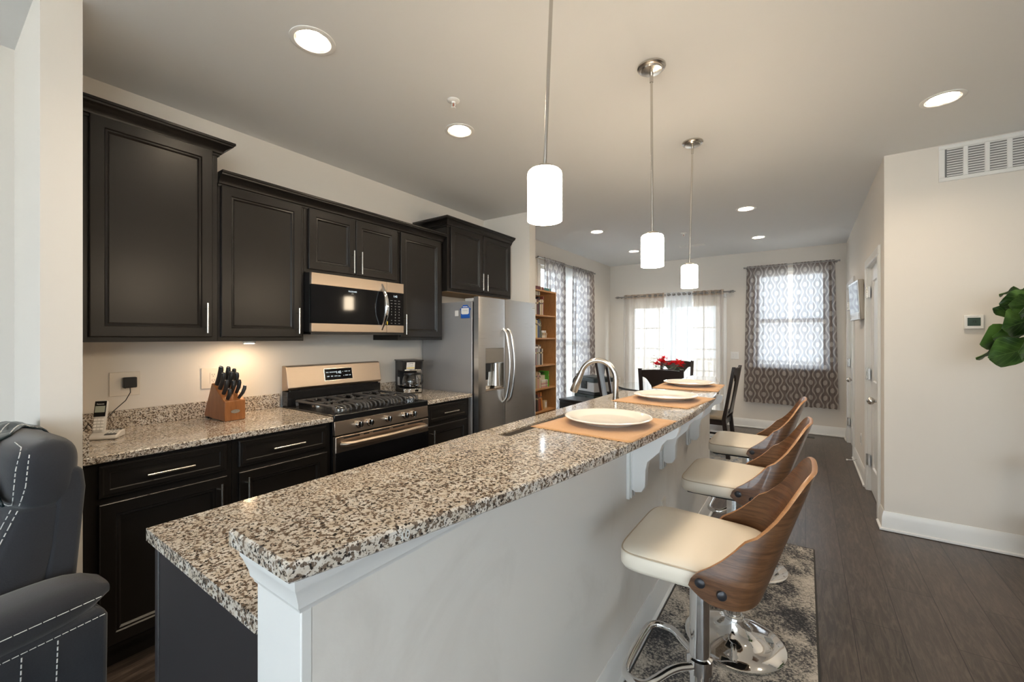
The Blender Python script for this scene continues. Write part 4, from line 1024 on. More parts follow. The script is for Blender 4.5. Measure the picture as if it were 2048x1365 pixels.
# ================================================================ hall wall and right wall
t = thing('return_air_grille', 'wide white louvered air return high on the right wall', 'vent', (4.03, YW, 2.57))
W2, H2 = .325, .122
b = B(); f = lambda a, z, d: (a, -d, z)
for (p0, p1, q0, q1) in [(-W2, W2, -H2, -H2 + .026), (-W2, W2, H2 - .026, H2), (-W2, -W2 + .03, -H2 + .026, H2 - .026), (W2 - .03, W2, -H2 + .026, H2 - .026)]: b.panel(p0, p1, q0, q1, [(0, 0.0005), (0, .008), (.004, .011)], f)
nb = 6; wl = (2 * W2 - .06) / nb
for i in range(1, nb): x = -W2 + .03 + wl * i; b.panel(x - .012, x + .012, -H2 + .026, H2 - .026, [(0, .0005), (0, .006), (.003, .009)], f)
b.done('frame', WHITE, t)
b = B()
for i in range(nb):
    x0 = -W2 + .03 + wl * i + .010; x1 = x0 + wl - .020
    for k in range(12): z = -H2 + .032 + .0162 * k; b.prism([(-.001, z + .008), (-.002, z + .009), (-.010, z - .002), (-.009, z - .003)], 'x', x0, x1)
b.done('louvers', WHITE, t)
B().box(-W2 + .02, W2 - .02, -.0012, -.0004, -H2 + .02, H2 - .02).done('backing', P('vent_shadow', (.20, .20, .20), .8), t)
t = thing('thermostat', 'white wall thermostat with green screen beside the fig plant', 'thermostat', (3.869, YW, 1.491))
B().box(-.045, .045, -.022, -.0005, -.046, .046).done('housing', PLW, t, bevel=.004)
B().box(-.031, .029, -.0235, -.021, -.026, .028).done('screen', P('lcd_green', (.045, .075, .06), .3), t)
lettering('73', .020, (3.869, YW - .0238, 1.492), '-y', BLACKP, t, .0002)
lettering('Honeywell', .009, (3.869, YW - .0225, 1.5285), '-y', GREYP, t, .0002)
# swivel television on the hall wall
t = thing('wall_television', 'small silver flat television on a bracket beside the hall doors', 'television', (3.40, 3.955, 1.752), 0)
Mt = Matrix.Translation((-.022, 0, 0)) @ Matrix.Rotation(R(4), 4, 'Z') @ Matrix.Rotation(R(-2.5), 4, 'Y')
def tvb(b, nm, m, par=None, **k): bmesh.ops.transform(b.bm, matrix=Mt, verts=b.bm.verts); return b.done(nm, m, par or t, **k)
b = B(); b.box(-.016, .022, -.25, .25, -.19, .19); tb = tvb(b, 'cabinet', P('tv_silver', (.40, .36, .30), .35, .4), bevel=.006)
b = B(); b.box(-.022, -.015, -.249, .249, -.189, .189); tvb(b, 'bezel', P('tv_bezel', (.62, .63, .63), .25, .3), bevel=.003)
b = B(); b.box(-.0245, -.0215, -.215, .215, -.115, .17); tvb(b, 'screen', P('tv_screen', (.02, .021, .022), .07, coat=.5))
for s_ in (-1, 1):
    b = B(); b.box(-.0235, -.0215, .215 * s_ - .022, .215 * s_ + .022, -.175, -.125); tvb(b, 'speaker', GREYP)
b = B(); b.box(-.02, .024, -.05, .05, -.05, .05); b.box(.014, .0245, -.08, .08, -.09, .09); b.done('bracket', BLACKP, t)
t = thing('wall_outlet', 'white wall outlet low on the hall wall between the two doors', 'outlet', (XR, 4.05, .36))
B().box(-.006, -.0005, -.036, .036, -.058, .058).done('cover_plate', PLW, t, bevel=.002)
B().box(-.009, -.006, -.017, .017, -.034, .034).done('socket', GREYP, t)
t = thing('door_stop', 'white tipped spring door stop on the hall baseboard', 'door stop', (XR - .016, 4.35, .07))
b = B(); b.cyl((0, 0, 0), (-.012, 0, 0), .012, n=14); b.cyl((-.012, 0, 0), (-.075, 0, -.004), .005, n=10); b.done('spring', NICK, t, smooth=40)
b = B(); b.cyl((-.073, 0, -.004), (-.088, 0, -.005), .009, n=12); b.done('tip', PLW, t, smooth=40)
t = thing('light_switch', 'white double light switch on the back wall between the curtains', 'switch', (2.05, YB, 1.108))
B().box(-.058, .058, -.006, -.0005, -.058, .058).done('cover_plate', PLW, t, bevel=.002)
for x in (-.023, .023): B().box(x - .016, x + .016, -.009, -.006, -.033, .033).done('rocker', P('switch_rocker', (.70, .69, .68), .3), t, bevel=.001)
t = thing('wall_outlet', 'white wall outlet on the back wall beside the patio door curtain', 'outlet', (.16, YB, .60))
B().box(-.036, .036, -.006, -.0005, -.058, .058).done('cover_plate', PLW, t, bevel=.002)
B().box(-.017, .017, -.009, -.006, -.034, .034).done('socket', PLC, t)
t = thing('wall_outlet', 'small outlet on the island half wall behind the stools', 'outlet', (2.333, .86, .47))
B().box(.0005, .006, -.036, .036, -.058, .058).done('cover_plate', PLC, t, bevel=.002)
B().box(.006, .008, -.017, .017, -.034, .034).done('socket', PLC, t)
t = thing('floor_register', 'dark slotted floor register below the ogee curtains', 'vent', (2.914, 5.72, 0))
B().box(-.15, .15, -.055, .055, .0003, .004).done('frame', P('register_brown', (.03, .022, .018), .4, .5), t, bevel=.001)
b = B()
for i in range(14): x = -.13 + .02 * i; b.box(x - .004, x + .004, -.04, .04, .004, .0046)
b.done('slots', BLACKP, t)

# ---- fiddle leaf fig: trunk just outside the right of the frame
t = thing('fiddle_leaf_fig', 'fiddle leaf fig plant with big glossy leaves in front of the thermostat', 'plant', (4.16, 2.10, 0))
def leaf(b, base, tip, roll, wid, curl=.05):
    base, tip = Vector(base), Vector(tip); d = tip - base; L = d.length; d.normalize()
    side = d.cross(Vector((0, 0, 1))).normalized(); nrm = side.cross(d)
    q = Matrix.Rotation(roll, 3, d); side, nrm = q @ side, q @ nrm
    n, m = 12, 6; uvl = b.bm.loops.layers.uv.verify(); rows = []
    prof = [.0, .28, .50, .62, .68, .74, .84, .95, 1.0, .97, .84, .55, .06]
    info = {}
    for i in range(n + 1):
        u = i / n; r = []
        for j in range(-m // 2, m // 2 + 1):
            v = j / (m / 2); ww = prof[i] * wid
            p = base + d * (L * u) + side * (v * ww) + nrm * (abs(v) * ww * .28 - curl * u * u * L * 2 + .012 * math.sin(u * 16 + v * 3) * abs(v))
            vt = b.bm.verts.new(p); info[vt] = (u, v); r.append(vt)
        rows.append(r)
    for i in range(n):
        for j in range(m):
            f = b.bm.faces.new((rows[i][j], rows[i][j + 1], rows[i + 1][j + 1], rows[i + 1][j]))
            for l in f.loops: l[uvl].uv = info[l.vert]
b = B(); L_ = (-4.16, -2.10, 0)
vis = [((4.10, 2.16, 1.62), (3.885, 2.20, 1.59), 1.1, .062), ((4.05, 2.28, 1.66), (3.90, 2.26, 1.652), .4, .045), ((4.03, 2.22, 1.50), (3.865, 2.22, 1.565), 1.2, .040),
       ((4.05, 2.10, 1.52), (3.855, 2.06, 1.44), 1.25, .085), ((4.06, 2.22, 1.46), (3.80, 2.20, 1.355), 1.0, .085), ((4.06, 2.10, 1.36), (3.80, 2.06, 1.275), 1.35, .088), ((4.05, 2.28, 1.33), (3.80, 2.26, 1.28), .5, .06),
       ((4.07, 1.98, 1.60), (3.87, 1.90, 1.52), .9, .075), ((4.08, 2.04, 1.66), (3.93, 1.98, 1.63), .8, .06), ((4.07, 2.00, 1.50), (3.90, 1.92, 1.42), 1.2, .078), ((4.05, 2.16, 1.43), (3.84, 2.14, 1.40), .8, .07),
       ((4.06, 2.02, 1.38), (3.88, 1.94, 1.31), 1.1, .08), ((4.06, 2.1, 1.58), (3.88, 2.06, 1.57), 1.3, .055), ((4.08, 2.16, 1.34), (3.86, 2.12, 1.26), .6, .065),
       ((4.10, 2.20, 1.30), (3.90, 2.2, 1.255), .3, .045), ((4.10, 2.02, 1.44), (3.93, 1.96, 1.36), 1.3, .07), ((4.10, 2.2, .64), (3.985, 2.18, .60), .9, .06)]
for a_, c_, ro, wd in vis: leaf(b, a_, c_, ro, wd)
for i in range(30):
    a = rnd.uniform(-.6 * PI, 1.0 * PI) if i < 24 else rnd.uniform(-.5, .5); z = .55 + 1.45 * i / 30
    r0, r1 = .04, rnd.uniform(.24, .32)
    if math.cos(a) < -.25 and z < 1.75: continue
    leaf(b, (4.16 + r0 * math.cos(a), 2.10 + r0 * math.sin(a), z), (4.16 + r1 * math.cos(a), 2.10 + r1 * math.sin(a), z + rnd.uniform(-.06, .12)), rnd.uniform(-.6, .6), rnd.uniform(.07, .095))
bmesh.ops.translate(b.bm, vec=L_, verts=b.bm.verts)
b.done('foliage', LEAF, t, smooth=60)
b = B(); b.tube([(0, 0, .25), (.01, .01, .8), (-.01, .0, 1.4), (0, .01, 2.0)], [.018, .015, .012, .006], n=10)
for a_, c_, ro, wd in vis: p = Vector(a_) + Vector(L_); b.tube([(0, 0, p.z - .03), p], .003, n=6)
b.done('trunk', P('bark', (.12, .08, .05), .8), t, smooth=60)
b = B(); b.lathe([(.10, 0), (.13, .02), (.15, .28), (.16, .30), (.145, .30), (.13, .27)], (0, 0, 0), 32, True); b.done('pot', P('pot_grey', (.30, .29, .27), .6), t, smooth=40)
b = B(); b.cyl((0, 0, .24), (0, 0, .27), .13, n=28); b.done('soil', P('soil', (.03, .02, .015), .95), t)

# ================================================================ curtains
def curtain_panel(name, label, m, cat, group, p0, p1, ztop, zb, out, folds, amp, flare=1.0, rodw=.05, uvs=1.0, seed=0, grommet=False):
    """hangs from p0 to p1 (plan points) ; out = unit vector into the room"""
    p0, p1, out = Vector(p0), Vector(p1), Vector(out)
    t = thing(name, label, cat, ((p0.x + p1.x) / 2, (p0.y + p1.y) / 2, zb), 0, group)
    r = random.Random(seed); ph = [r.uniform(0, 6.3) for _ in range(4)]
    nu, nv = folds * 14, 26; b = B(); uvl = b.bm.loops.layers.uv.verify(); rows = []; W_ = (p1 - p0).length; ctr = (p0 + p1) / 2; d = (p1 - p0).normalized()
    info = {}
    for j in range(nv + 1):
        v = j / nv; z = ztop + (zb - ztop) * v; row = []
        for i in range(nu + 1):
            u = i / nu; fl_ = 1 + (flare - 1) * v
            a = amp * (.35 + .65 * min(1, v * 8)) if not grommet else amp
            wv = math.sin(2 * PI * folds * u + ph[0] + .5 * math.sin(3 * v + ph[1])) + .35 * math.sin(2 * PI * folds * 1.7 * u + ph[2] + v)
            q = ctr + d * ((u - .5) * W_ * fl_) + out * (a * wv)
            zz = z + (.006 * math.sin(2 * PI * folds * u + ph[3]) * v)
            vt = b.bm.verts.new((q.x, q.y, zz)); info[vt] = (u * W_ * uvs, z); row.append(vt)
        rows.append(row)
    for j in range(nv):
        for i in range(nu):
            f = b.bm.faces.new((rows[j][i], rows[j][i + 1], rows[j + 1][i + 1], rows[j + 1][i]))
            for l in f.loops: l[uvl].uv = info[l.vert]
    b.done('fabric', m, t, smooth=80, world=True)
    return t
def rod(name, label, p0, p1, z, r, out, wallgap, fin):
    p0, p1, out = Vector((*p0, z)), Vector((*p1, z)), Vector((*out, 0)); d = (p1 - p0).normalized()
    t = thing(name, label, 'curtain rod', tuple((p0 + p1) / 2))
    b = B(); b.cyl(p0, p1, r, n=14); b.done('rod', P('rod_pewter', (.30, .29, .28), .3, .9), t, smooth=40, world=True)
    for e, s_ in ((p0, -1), (p1, 1)):
        b = B()
        if fin: b.cyl(e, e + d * s_ * .012, r * 1.7, n=14); b.blob(e + d * s_ * .035, .022, .022, .022); b.cyl(e + d * s_ * .055, e + d * s_ * .075, r, r * .4, 12)
        else: b.cyl(e, e + d * s_ * .02, r * 1.5, n=12)
        b.done('finial', P('rod_pewter', (.30, .29, .28), .3, .9), t, smooth=50, world=True)
        q = e - d * s_ * .02
        b = B(); b.cyl(q, q - out * (wallgap - .001), r * .7, n=10); b.cyl(q - out * (wallgap - .006), q - out * (wallgap - .001), .018, n=14); b.done('bracket', P('rod_pewter', (.30, .29, .28), .3, .9), t, smooth=40, world=True)
    return t
yc = YB - .075
rod('curtain_rod', 'thin curtain rod above the window beside the hall wall', (2.20, yc), (3.335, yc), 2.455, .008, (0, -1), .075, False)
CG = 'brown ogee curtains'
curtain_panel('window_curtain', 'brown and beige ogee curtain on the left half of the window by the hall', OGEE, 'curtain', CG, (2.225, yc), (2.745, yc), 2.475, .405, (0, -1), 8, .012, 1.16, uvs=1.12, seed=1)
curtain_panel('window_curtain', 'brown and beige ogee curtain hanging closest to the hall doors', OGEE, 'curtain', CG, (2.815, yc), (3.295, yc), 2.475, .395, (0, -1), 8, .012, 1.18, uvs=1.2, seed=2)
xc = .075
rod('curtain_rod', 'thin curtain rod above the tall side window behind the bookcase', (xc, 3.30), (xc, 5.09), 2.455, .008, (1, 0), .075, False)
curtain_panel('window_curtain', 'brown and beige ogee curtain hanging behind the bookcase', OGEE, 'curtain', CG, (xc, 3.425), (xc, 4.03), 2.475, .33, (1, 0), 8, .018, 1.0, uvs=1.1, seed=3)
curtain_panel('window_curtain', 'brown and beige ogee curtain on the side window nearest the room corner', OGEE, 'curtain', CG, (xc, 4.28), (xc, 5.04), 2.475, .30, (1, 0), 8, .018, 1.10, uvs=1.1, seed=4)
curtain_panel('window_curtain', 'plain white sheer strip between the two ogee curtains of the side window', SHEERW, 'curtain', 'sheer curtains', (.035, 3.98), (.035, 4.36), 2.44, .10, (1, 0), 5, .008, 1.0, seed=5)
ys_ = YB - .09
rod('curtain_rod', 'pewter curtain rod with ball finials above the patio door', (.20, ys_), (2.00, ys_), 2.108, .011, (0, -1), .09, True)
SG = 'sheer curtains on the patio door'
for lab_, a0, a1, m, fo, sd_ in [('tan grommet sheer at the far left of the patio door', .285, .62, SHEERT, 3, 6), ('tan grommet sheer, second panel from the left on the patio door', .63, 1.00, SHEERT, 4, 7),
                                 ('white grommet sheer in the middle of the patio door', 1.035, 1.445, SHEERW, 5, 8), ('tan grommet sheer at the right of the patio door near the switch', 1.46, 1.905, SHEERT, 5, 9)]:
    p = curtain_panel('patio_curtain', lab_, m, 'curtain', SG, (a0, ys_), (a1, ys_), 2.145, .03, (0, -1), fo, .024, 1.0, seed=sd_, grommet=True)
    if m is SHEERT:
        b = B(); n = fo * 2
        P0 = p.children[0].data; zt = max(v.co.z for v in P0.vertices)
        tp = sorted([v.co.copy() for v in P0.vertices if v.co.z > zt - .003], key=lambda c: c.x)
        b.grid([[(c.x, c.y - .001, zt + .001) for c in tp], [(c.x, c.y - .001, zt - .075) for c in tp]]); b.done('heading', P('tan_heading', (.50, .41, .33), .9), p, smooth=60)
    for k in range(fo):
        x = a0 + (a1 - a0) * (k + .5) / fo; b = B()
        b.tube(arc((0, 0), .021, 0, 345, 20, 'xz', 0), .0045, n=8, closed=True); g_ = b.done('grommet', P('rod_pewter', (.30, .29, .28), .3, .9), p, smooth=60)
        g_.location = (x - p.location.x, -.037, 2.108 - p.location.z)
# ================================================================ dining area
DT = (1.50, 4.10)
t = thing('dining_rug', 'pale blue grey patterned rug under the dining table', 'rug', (1.56, 4.1, 0))
g = G('dining_rug_pile'); v = g.coord(); f = g.noise(v, 14, 4, .6)
g.base(g.ramp(f, [(.35, (.12, .16, .22)), (.48, (.45, .44, .42)), (.6, (.30, .28, .27))]), .95)
b = B(); b.box(-.85, .95, -1.3, 1.3, .0005, .009); b.done('pile', g.m, t, bevel=.003)
t = thing('dining_table', 'round dark dining table with a glossy glass top', 'table', (*DT, .0095))
b = B(); b.lathe([(.002, .715), (.60, .715), (.612, .722), (.612, .738), (.604, .744), (.002, .744)], (0, 0, 0), 64, True, True); b.done('table_top', DARKW, t, smooth=40)
b = B(); b.lathe([(.002, .7445), (.606, .7445), (.610, .748), (.606, .7515), (.002, .7515)], (0, 0, 0), 64, True, True); b.done('glass_top', P('table_glass', (.10, .12, .12), .03, coat=1.0, spec=.9), t, smooth=40)
b = B(); b.lathe([(.06, .06), (.075, .15), (.10, .22), (.07, .32), (.06, .55), (.09, .66), (.16, .715)], (0, 0, 0), 28, True, True); b.done('pedestal', DARKW, t, smooth=50)
for k in range(4):
    a = R(45 + 90 * k); c, s_ = math.cos(a), math.sin(a)
    b = B(); b.tube([(.05 * c, .05 * s_, .16), (.2 * c, .2 * s_, .14), (.38 * c, .38 * s_, .05), (.44 * c, .44 * s_, .02)], [.04, .035, .028, .02], n=10); b.done('leg', DARKW, t, smooth=60)
def make_chair(label, loc, rz):
    """front faces local -y; back posts at +y"""
    t = thing('dining_chair', label, 'chair', loc, rz, 'dark dining chairs round the table')
    lean = lambda z: .205 + max(0, z - .44) * .17 + max(0, .44 - z) * .10
    for s_ in (-1, 1):
        b = B(); rows = []
        for z in (0, .2, .44, .6, .8, 1.0, 1.045):
            y = lean(z); w_ = .019; d_ = .017 if z > .5 else .022
            x = s_ * (.205 + .012 * max(0, z - .44))
            rows.append([(x - w_, y - d_, z), (x + w_, y - d_, z), (x + w_, y + d_, z), (x - w_, y + d_, z)])
        b.grid(rows, True, True, True); b.done('back_post', DARKW, t, bevel=.003)
        b = B(); b.grid([[(s_ * .2 - r_, -.2 - r_, z), (s_ * .2 + r_, -.2 - r_, z), (s_ * .2 + r_, -.2 + r_, z), (s_ * .2 - r_, -.2 + r_, z)] for z, r_ in ((0, .014), (.42, .021))], True, True, True); b.done('leg', DARKW, t, bevel=.003)
    # crest rail and splat: one broad T cut from a board
    outl = []
    def yat(x, z): return lean(z) + .030 * (1 - (x / .205) ** 2)
    b = B(); xs = [-.205 + .41 * i / 24 for i in range(25)]
    def zlo(x):
        a = abs(x); return .955 - (.0 if a > .185 else (1 - (a - .10) / .085) ** 2 * .085 if a > .10 else .085)
    for off in (-.010, .010):
        b.grid([[(x, yat(x, z(x)) + off, z(x)) for x in xs] for z in (zlo, lambda x: (zlo(x) + 1.04 - .01 * (x / .2) ** 2) / 2, lambda x: 1.04 - .012 * (x / .2) ** 2)])
    for zf in (zlo, lambda x: 1.04 - .012 * (x / .2) ** 2):
        b.grid([[(x, yat(x, zf(x)) - .010, zf(x)) for x in xs], [(x, yat(x, zf(x)) + .010, zf(x)) for x in xs]])
    b.done('crest_rail', DARKW, t, smooth=35)
    b = B(); rows = []
    for z in (.50, .58, .66, .74, .82, .875):
        h = .098 - .022 * math.sin(PI * (z - .50) / .38); rows.append([(-h, yat(-h, z) - .007, z), (0, yat(0, z) - .007, z), (h, yat(h, z) - .007, z), (h, yat(h, z) + .007, z), (0, yat(0, z) + .007, z), (-h, yat(-h, z) + .007, z)])
    b.grid(rows, True, True, True); b.done('splat', DARKW, t, smooth=30)
    b = B(); b.box(-.2, .2, .205, .235, .485, .525); b.box(-.19, .19, -.21, -.185, .37, .43); b.box(-.205, -.185, -.19, .2, .37, .43); b.box(.185, .205, -.19, .2, .37, .43); b.box(-.19, .19, .19, .21, .37, .43); b.box(-.195, -.18, -.19, .2, .18, .205); b.box(.18, .195, -.19, .2, .18, .205); b.done('seat_frame', DARKW, t, bevel=.003)
    b = B(); b.box(-.225, .225, -.235, .195, .432, .475); b.done('seat', P('tan_seat', (.28, .22, .15), .6), t, bevel=.016, seg=3)
    return t
ch = make_chair('dark dining chair with its back towards the bar, in front of the flowers', (1.685, 3.40, .0095), R(183))
dup(ch, (1.42, 4.70, .0095), R(2), 'dark dining chair on the patio door side of the table, behind the flowers')
dup(ch, (2.00, 4.08, .0095), R(-92), 'dark dining chair standing closest to the window by the hall')
dup(ch, (.95, 4.05, .0095), R(95), 'dark dining chair seen through the faucet arch, beside the black cooler')
# poinsettia centrepiece
t = thing('poinsettia', 'red poinsettia arrangement with white blossoms on the dining table', 'flowers', (1.50, 4.10, .762))
b = B(); b.lathe([(.07, 0), (.055, .012), (.03, .05), (.045, .10), (.085, .19), (.09, .215), (.08, .21)], (0, 0, 0), 24, True); b.done('bowl', P('bowl_green', (.10, .09, .06), .4), t, smooth=40)
def petals(b, c, n, L, wd, up, r):
    for k in range(n):
        a = 2 * PI * k / n + r.uniform(-.3, .3); e = up + r.uniform(-.25, .25)
        d = Vector((math.cos(a) * math.cos(e), math.sin(a) * math.cos(e), math.sin(e))); s_ = d.cross(Vector((0, 0, 1))).normalized(); nn = s_.cross(d); l_ = L * r.uniform(.7, 1.1)
        P_ = lambda u, w_, h=0: c + d * (l_ * u) + s_ * (wd * w_) + nn * (h - .15 * l_ * u * u)
        vs_ = [b.bm.verts.new(p) for p in (P_(0, 0), P_(.4, -1, .004), P_(.5, 0), P_(.4, 1, .004), P_(1, 0))]
        b.bm.faces.new((vs_[0], vs_[1], vs_[2])); b.bm.faces.new((vs_[0], vs_[2], vs_[3])); b.bm.faces.new((vs_[1], vs_[4], vs_[2])); b.bm.faces.new((vs_[2], vs_[4], vs_[3]))
r5 = random.Random(11); b = B(); bw = B(); bl = B(); by = B()
for i in range(22):
    a = r5.uniform(0, 2 * PI); rr = .17 * math.sqrt(r5.random()); c = Vector((.03 + rr * math.cos(a), rr * math.sin(a), .27 + .13 * (1 - rr / .16) + r5.uniform(-.01, .03)))
    petals(b, c, 9, .072, .020, .25, r5); petals(b, c + Vector((0, 0, .008)), 6, .036, .011, .8, r5); by.blob(c + Vector((0, 0, .012)), .007, .007, .006, 6, 4)
for i in range(9):
    c = Vector((-.15 + r5.uniform(-.05, .04), r5.uniform(-.09, .09), .30 + r5.uniform(-.02, .10))); petals(bw, c, 7, .030, .010, .3, r5)
for i in range(26):
    a = r5.uniform(0, 2 * PI); c = Vector((.02 + .15 * math.cos(a), .14 * math.sin(a), .21 + r5.uniform(-.02, .06))); petals(bl, c, 4, .055, .016, .0, r5)
b.done('red_petals', m_sheer('poinsettia_red', (.85, .035, .06), 0.0, .5), t); bw.done('white_petals', m_sheer('petal_white', (.85, .82, .70), 0.0, .4), t); bl.done('leaves', P('holly_green', (.05, .12, .03), .5), t); by.done('flower_centers', P('pollen', (.6, .45, .05), .6), t)

# ---- bookcase
BX, BY0, BY1 = .285, 2.60, 3.392
t = thing('bookcase', 'honey coloured open bookcase packed with books, beside the fridge', 'bookcase', (.145, 3.0, 0))
SH = [1.960, 1.650, 1.366, 1.028, .738, .455, .08]
b = B(); b.box(.004, BX, BY1 - .019, BY1, 0, 1.979); b.done('side_panel', OAKS, t, world=True, bevel=.001)
b = B(); b.box(.004, BX, BY0, BY0 + .019, 0, 1.979); b.done('side_panel', OAKS, t, world=True, bevel=.001)
b = B(); b.box(.002, .008, BY0 + .002, BY1 - .002, .02, 1.975); b.done('back_panel', OAKS, t, world=True)
for i, z in enumerate(SH):
    b = B(); b.box(.008, BX - (0 if i in (0, 6) else .004), BY0 + .0192, BY1 - .0192, z, z + .019); b.done('shelf', OAKS, t, world=True, bevel=.001)
BC = {'black': (.02, .02, .022), 'dark brown': (.09, .05, .035), 'maroon': (.13, .03, .035), 'cream': (.62, .55, .42), 'tan': (.40, .28, .16), 'yellow': (.62, .46, .14), 'navy': (.04, .06, .14), 'grey': (.30, .30, .30), 'white': (.68, .66, .62),
      'rust': (.34, .10, .05), 'olive': (.16, .17, .08), 'orange': (.60, .24, .06), 'red brown': (.22, .06, .045), 'green': (.06, .18, .07), 'pink': (.50, .26, .24), 'teal': (.05, .16, .18)}
PAPER = P('book_paper', (.68, .62, .50), .8)
def book(label, col, y, z, th, h, d, lean=0.0, flat=False, group=None, xf=None, rz=0.0):
    xf = BX - .035 if xf is None else xf
    t = thing('book', label, 'book', (xf - d / 2, y, z), rz, group)
    if flat: bx = lambda b_, x0, x1, u0, u1, v0, v1: b_.box(x0, x1, v0 - h / 2, v1 - h / 2, u0, u1)
    else: bx = lambda b_, x0, x1, u0, u1, v0, v1: b_.box(x0, x1, u0 - th / 2, u1 - th / 2, v0, v1)
    b = B(); bx(b, -d / 2, d / 2, 0, .003, 0, h); bx(b, -d / 2, d / 2, th - .003, th, 0, h); bx(b, d / 2 - .003, d / 2, .003, th - .003, 0, h); cv = b.done('cover', P('book_' + col.replace(' ', '_'), BC[col], .55), t)
    b = B(); bx(b, -d / 2 + .004, d / 2 - .003, .003, th - .003, .004, h - .004); pg = b.done('pages', PAPER, t)
    b = B(); bx(b, d / 2, d / 2 + .0006, .001, th - .001, h * .70, h * .79); bnd = b.done('spine_band', P('spine_gilt', (.50, .40, .22), .5) if col in ('black', 'dark brown', 'maroon', 'navy', 'red brown', 'olive', 'green', 'teal') else P('spine_dark', (.12, .09, .08), .6), cv)
    if lean: t.rotation_euler = (lean, 0, rz)
    return t
r6 = random.Random(21)
def row_books(shelf_i, name, y0, cols, hmin, hmax, tmin, tmax, ends=None):
    z = SH[shelf_i] + .0195; y = y0; n = len(cols)
    for i, c in enumerate(cols):
        th = r6.uniform(tmin, tmax); h = r6.uniform(hmin, hmax); d = r6.uniform(.15, .19)
        book(f'upright {c} book on the bookcase {name}, {ORD[n - 1 - i]} from its right end', c, y + th / 2, z, th, h, d, group='upright books on the ' + name)
        y += th + .0012
    return y
y = row_books(1, 'top shelf', 2.86, ['grey', 'black', 'grey', 'white', 'dark brown', 'maroon', 'black', 'cream', 'tan', 'cream', 'red brown'], .19, .24, .018, .030)
book('cream book lying flat across the tops of the upright books on the top shelf', 'cream', 2.96, SH[1] + .262, .045, .16, .18, flat=True)
y = row_books(2, 'second shelf', 2.86, ['black', 'dark brown', 'maroon', 'cream', 'yellow', 'grey', 'navy', 'navy', 'olive', 'black'], .20, .235, .016, .026)
for k, (c, th, dd) in enumerate([('cream', .030, .0), ('tan', .034, .012), ('white', .026, -.012)]):
    book(f'flat {c} paperback, {("bottom", "middle", "top")[k]} of the pile on the second bookcase shelf', c, y + .075 + dd, SH[2] + .0195 + sum((.030, .034, .026)[:k]) + .0006 * k, th, .11, .15, flat=True, group='paperback pile on the second shelf')
y2 = y
y = row_books(3, 'third shelf', 2.86, ['maroon', 'red brown', 'white', 'black', 'maroon', 'white', 'black', 'white', 'grey', 'black', 'dark brown', 'cream'], .20, .205, .014, .022)
for k, c in enumerate(['white', 'dark brown']):
    book(f'flat {c} magazine lying on the upright books of the third shelf, {("lower", "upper")[k]} one', c, 2.96, SH[3] + .226 + k * .0226, .022, .20, .17, flat=True, group='magazines on the third shelf')
y = row_books(4, 'fourth shelf', 2.86, ['olive', 'grey', 'green', 'olive', 'tan', 'tan', 'pink', 'tan', 'cream'], .17, .21, .015, .024)
for k in range(5): book(f'thin pale paperback in the flat pile below the planter, {ORD[k]} from the bottom', ('pink', 'cream', 'pink', 'cream', 'white')[k], y + .10, SH[4] + .0195 + k * .0186, .018, .15, .14, flat=True, group='pale paperback pile on the fourth shelf')
t = thing('desk_planter', 'small cream planter box of dark leaves on the pale paperbacks of the bookcase', 'planter', (.18, y + .095, SH[4] + .1135))
b = B(); b.box(-.045, .045, -.055, .055, 0, .06); b.done('box', P('planter_cream', (.62, .56, .40), .6), t, bevel=.004)
b = B()
for i in range(26): petals(b, Vector((r6.uniform(-.03, .03), r6.uniform(-.05, .05), .065)), 3, .07, .012, .7, r6)
b.done('leaves', P('holly_green', (.05, .12, .03), .5), t)
t = book('bright green book standing beside the planter on the fourth shelf', 'green', y + .20, SH[4] + .0195, .014, .20, .13)
t.children[0].data.materials[0] = P('book_bright_green', (.12, .42, .05), .5)
y = 2.86
for k, (c, th, h, ln) in enumerate([('black', .03, .19, 0), ('maroon', .026, .20, -.04), ('black', .024, .21, -.06), ('dark brown', .028, .20, -.08), ('rust', .022, .22, -.10), ('red brown', .022, .21, -.12), ('orange', .024, .23, -.17)]):
    book(f'leaning {c} book on the fifth bookcase shelf, {ORD[6 - k]} from the clock', c, y + th / 2 + (0 if not ln else .018 + k * .0035) + (.014 if k == 6 else 0), SH[5] + .0225, th, h, .17, lean=-ln, group='leaning books on the fifth shelf'); y += th + .004
t = thing('desk_clock', 'small cream framed desk clock at the end of the fifth bookcase shelf', 'clock', (.20, 3.235, SH[5] + .0195), 0)
B().box(-.02, .02, -.03, .03, 0, .105).done('case', P('clock_cream', (.62, .50, .30), .5), t, bevel=.003)
B().box(.0195, .0215, -.022, .022, .02, .088).done('dial', PLW, t)
t = thing('wooden_box', 'small tan wooden box behind the leaning books on the fifth shelf', 'box', (.12, 3.19, SH[5] + .0195))
B().box(-.05, .05, -.035, .035, 0, .12).done('box_body', OAKS, t, bevel=.002)
B().box(-.052, .052, -.037, .037, .095, .125).done('box_lid', P('book_tan', BC['tan'], .55), t, bevel=.002)
for k, (c, yy, h) in enumerate([('maroon', 2.96, .24), ('teal', 3.18, .17)]):
    book(f'flat {c} book lying on top of the bookcase', c, yy, 1.9795, .038 - .006 * k, h, .2, flat=True, xf=.28, group='books on top of the bookcase')

